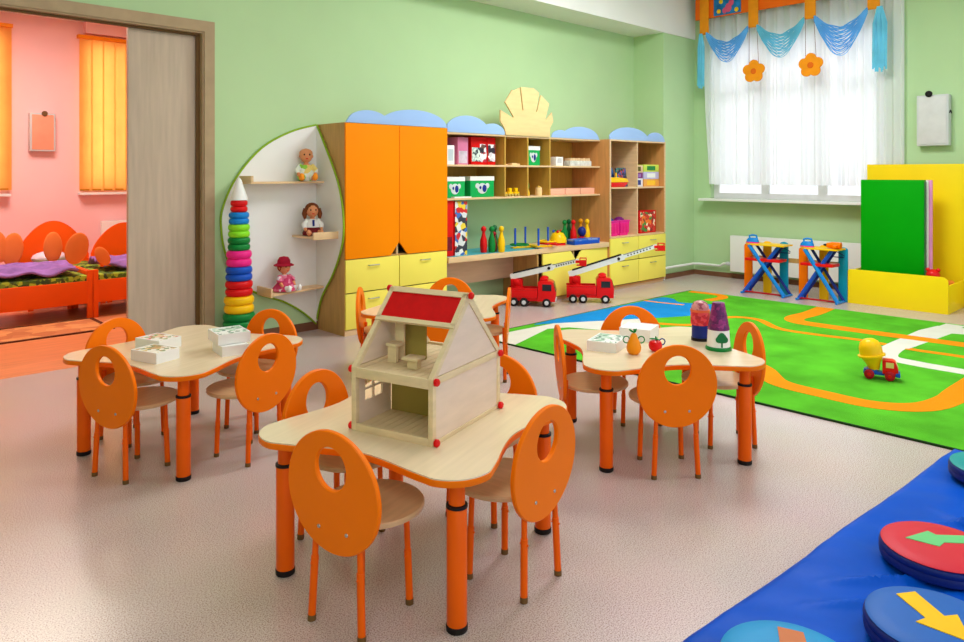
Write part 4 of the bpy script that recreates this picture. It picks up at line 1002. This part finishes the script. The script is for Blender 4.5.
# ------------------------------------------------------------------ bedroom
def blind(label, x0, x1, z0, z1):
    t = thing('vertical_blind', label, 'blind', (0,0,0), 0, 'orange vertical blinds')
    n = int((x1-x0)/.115)
    for k in range(n):
        xa = x0+(x1-x0)*k/n; xb = x0+(x1-x0)*(k+1)/n+.012
        obj('slat', B().grid(lambda u, v: (xa+(xb-xa)*u, BY-.07+.012*math.sin(u*PI)-.01*u, z0+(z1-z0)*v), 4, 1), BLINDM, t)
        obj('weight', B().box(xa+.01,xb-.02,BY-.07,BY-.06,z0-.0,z0+.02), mat('blind_hem',(190,120,20),.6), t)
    obj('headrail', B().box(x0-.02,x1+.02,BY-.11,BY-.03,z1,z1+.04), mat('head_or',(250,150,20),.5), t)
blind('orange blind at the left edge of the doorway', .95, 1.80, 1.17, 2.99)
blind('orange blind next to the sliding door', 2.5, 3.4, 1.15, 2.965)
def tulip(b, x, y, z, sx, sz, lean):
    b.ell((x,y,z),(sx,.014,sz),20,Matrix.Rotation(lean,4,'Y'))
def bed(label, x0, x1, y0, y1, arch=None, tulips=(), blanket=True, zt=.35):
    t = thing('bed', label, 'bed', (0,0,0), 0, 'orange beds in the bedroom')
    obj('rail', B().box(x0,x1,y0,y0+.022,.14,zt,.003), BEDOR, t); obj('rail', B().box(x0,x1,y1-.022,y1,.14,zt,.003), BEDOR, t)
    for x in (x0, x1-.022): obj('end_board', B().box(x,x+.022,y0+.0225,y1-.0225,.14,zt+.08,.003), BEDOR, t)
    for x in (x0, x1-.045):
        for y in (y0-.004, y1-.03): obj('leg', B().box(x,x+.045,y,y+.034,0,zt-.01 if y > y0 else zt+.1,.003), BEDOR, t)
    obj('mattress', B().box(x0+.024,x1-.024,y0+.024,y1-.024,.2,zt+.05,.02), GREENSH, t)
    if arch:
        a0, a1, ht = arch; pl = [(a0,zt),(a1,zt)]+[(a0+(a1-a0)*(1-k/20), zt+.12+(ht-zt-.12)*math.sin(PI*k/20)**.7) for k in range(21)]
        obj('arched_panel', B().prism(pl,y1-.022,y1,'y',.003), BEDOR, t)
    for (x,y,z,sx,sz,ln) in tulips:
        b = B(); tulip(b,x,y,z,sx,sz,ln); obj('tulip_panel', b, mat('tulip_orange',(252,132,60),.45,.05,5), t)
    return t
b1 = bed('orange bed with a purple blanket at the left of the doorway', .85, 2.065, 7.44, 8.12, None, [(1.935,7.455,.66,.10,.15,.25),(1.89,8.10,.63,.085,.15,0),(1.55,8.10,.63,.09,.16,.1),(1.44,8.10,.66,.07,.15,-.1)])
b2 = bed('orange bed partly hidden by the sliding door', 2.07, 3.2, 7.44, 8.12, None, [(2.155,7.455,.57,.06,.10,-.5)])
b3 = bed('orange bed with an arched headboard under the bedroom wall box', 1.70, 2.40, 8.2, 8.8, (1.70,2.40,.85))
b4 = bed('orange arched bed beside the radiator in the bedroom', 2.42, 3.12, 8.2, 8.8, (2.42,3.12,.80))
def blanket(label, x0, x1, y0, y1, z):
    b = B(); b.grid(lambda u, v: (x0+(x1-x0)*u, y0+(y1-y0)*v, z+.07*math.sin(PI*min(1,v*.98+.01))**.5*(1-.3*u)+.016*math.sin(22*u+9*v)+.012*math.sin(31*v+14*u)), 50, 40)
    o = obj('blanket', b, VIOL); tag(o, label, 'blanket', 'purple blankets')
    m = o.modifiers.new('thick', 'SOLIDIFY'); m.thickness = .02; m.offset = 1
blanket('purple blanket spread on the bed at the left of the doorway', .9, 1.96, 7.475, 8.08, .445)
blanket('purple blanket on the bed partly hidden by the sliding door', 2.2, 3.15, 7.56, 8.08, .445)
tag(obj('pillow', B().ell((1.98,8.62,.475),(.17,.12,.07),16), mat('pillow',(226,214,232),.8,.2,9)), 'pale pillow in front of the arched headboard', 'pillow')
t = thing('radiator', 'pale radiator on the bedroom wall behind the beds', 'radiator', (0,0,0))
obj('panel', B().box(2.74,3.3,BY-.1,BY-.03,.02,.78,.005), WHITE, t); obj('bracket', B().box(2.8,3.2,BY-.03,BY-.001,.55,.7), WHITE, t)
b = B(); b.mi = 0; b.box(.3,2.02,6.82,7.38,0,.008); b.mi = 1
for q in ((.3,2.02,6.78,6.82),(2.02,2.06,6.78,7.42),(.3,2.02,7.38,7.42)): b.box(*q,0,.0085)
tag(obj('bedroom_rug', b, [BEDRUG, mat('rug_brown',(90,40,20),.9)]), 'brown-bordered rug in front of the orange beds', 'rug')

# ------------------------------------------------------------------ light
w = bpy.data.worlds.new('day'); bpy.context.scene.world = w; w.use_nodes = True
bg = w.node_tree.nodes['Background']; bg.inputs[0].default_value = (.93,.96,1,1); bg.inputs[1].default_value = 1.12
def area(name, loc, rot, sx, sy, pw, col=(1,1,1)):
    l = bpy.data.lights.new(name,'AREA'); l.shape = 'RECTANGLE'; l.size = sx; l.size_y = sy; l.energy = pw; l.color = col
    o = bpy.data.objects.new(name,l); C.objects.link(o); o.location = loc; o.rotation_euler = rot; return o
area('window_daylight', (XR+.6,3.8,2.2), (0,R(90),0), 2.2, 2.4, 30, (.92,.96,1))
area('ceiling_fill', (2.2,2.8,ZC-.03), (0,0,0), 1.2, 1.2, 25, (1,.97,.93))  # unseen fill light, added overhead to soften the room
area('ceiling_fill', (5.6,2.9,ZC-.03), (0,0,0), 1.4, 1.4, 135, (.97,.98,1))  # added fill, no fixture in view; brightens the back and right walls
area('ceiling_fill', (4.6,-.2,ZC-.03), (0,0,0), 1.2, 1.2, 30, (.94,.97,1))  # added fill to brighten the right front floor and blue mat
area('bedroom_fill', (1.6,7.6,3.14), (0,0,0), 1.2, 1.2, 80, (1,.86,.76))  # warm fill added to the bedroom, no visible source
for x in (1.4,2.95): area('bedroom_daylight', (x,BY+.45,2.1), (R(-90),0,0), .8, 1.8, 18, (1,.95,.85))
area('ceiling_fill', (-1.2,-.6,ZC-.03), (0,0,0), 1.2, 1.2, 45, (1,.97,.92))  # added fill behind the camera, lightens the chair backs
s = bpy.data.lights.new('sun','SUN'); s.energy = 4.; s.angle = R(.6); s.color = (1,.98,.94)
so = bpy.data.objects.new('sun',s); C.objects.link(so); so.rotation_euler = Vector((-1.2,-.25,-1.1)).to_track_quat('-Z','Y').to_euler()

# ------------------------------------------------------------------ camera
cam = bpy.data.cameras.new('camera'); co = bpy.data.objects.new('camera', cam); C.objects.link(co)
cam.sensor_width = 36; cam.lens = 725/964*36; cam.shift_y = -147/964; cam.clip_start = .05
co.location = (0,0,1.35); a = R(46.25)
co.rotation_euler = (R(90),0,a-PI/2)
sc = bpy.context.scene; sc.camera = co
sc.view_settings.view_transform = 'Standard'; sc.view_settings.look = 'None'; sc.view_settings.exposure = .11; sc.view_settings.gamma = 1
sc.cycles.use_denoising = True
sc.cycles.max_bounces = 8; sc.cycles.diffuse_bounces = 5; sc.cycles.transparent_max_bounces = 12
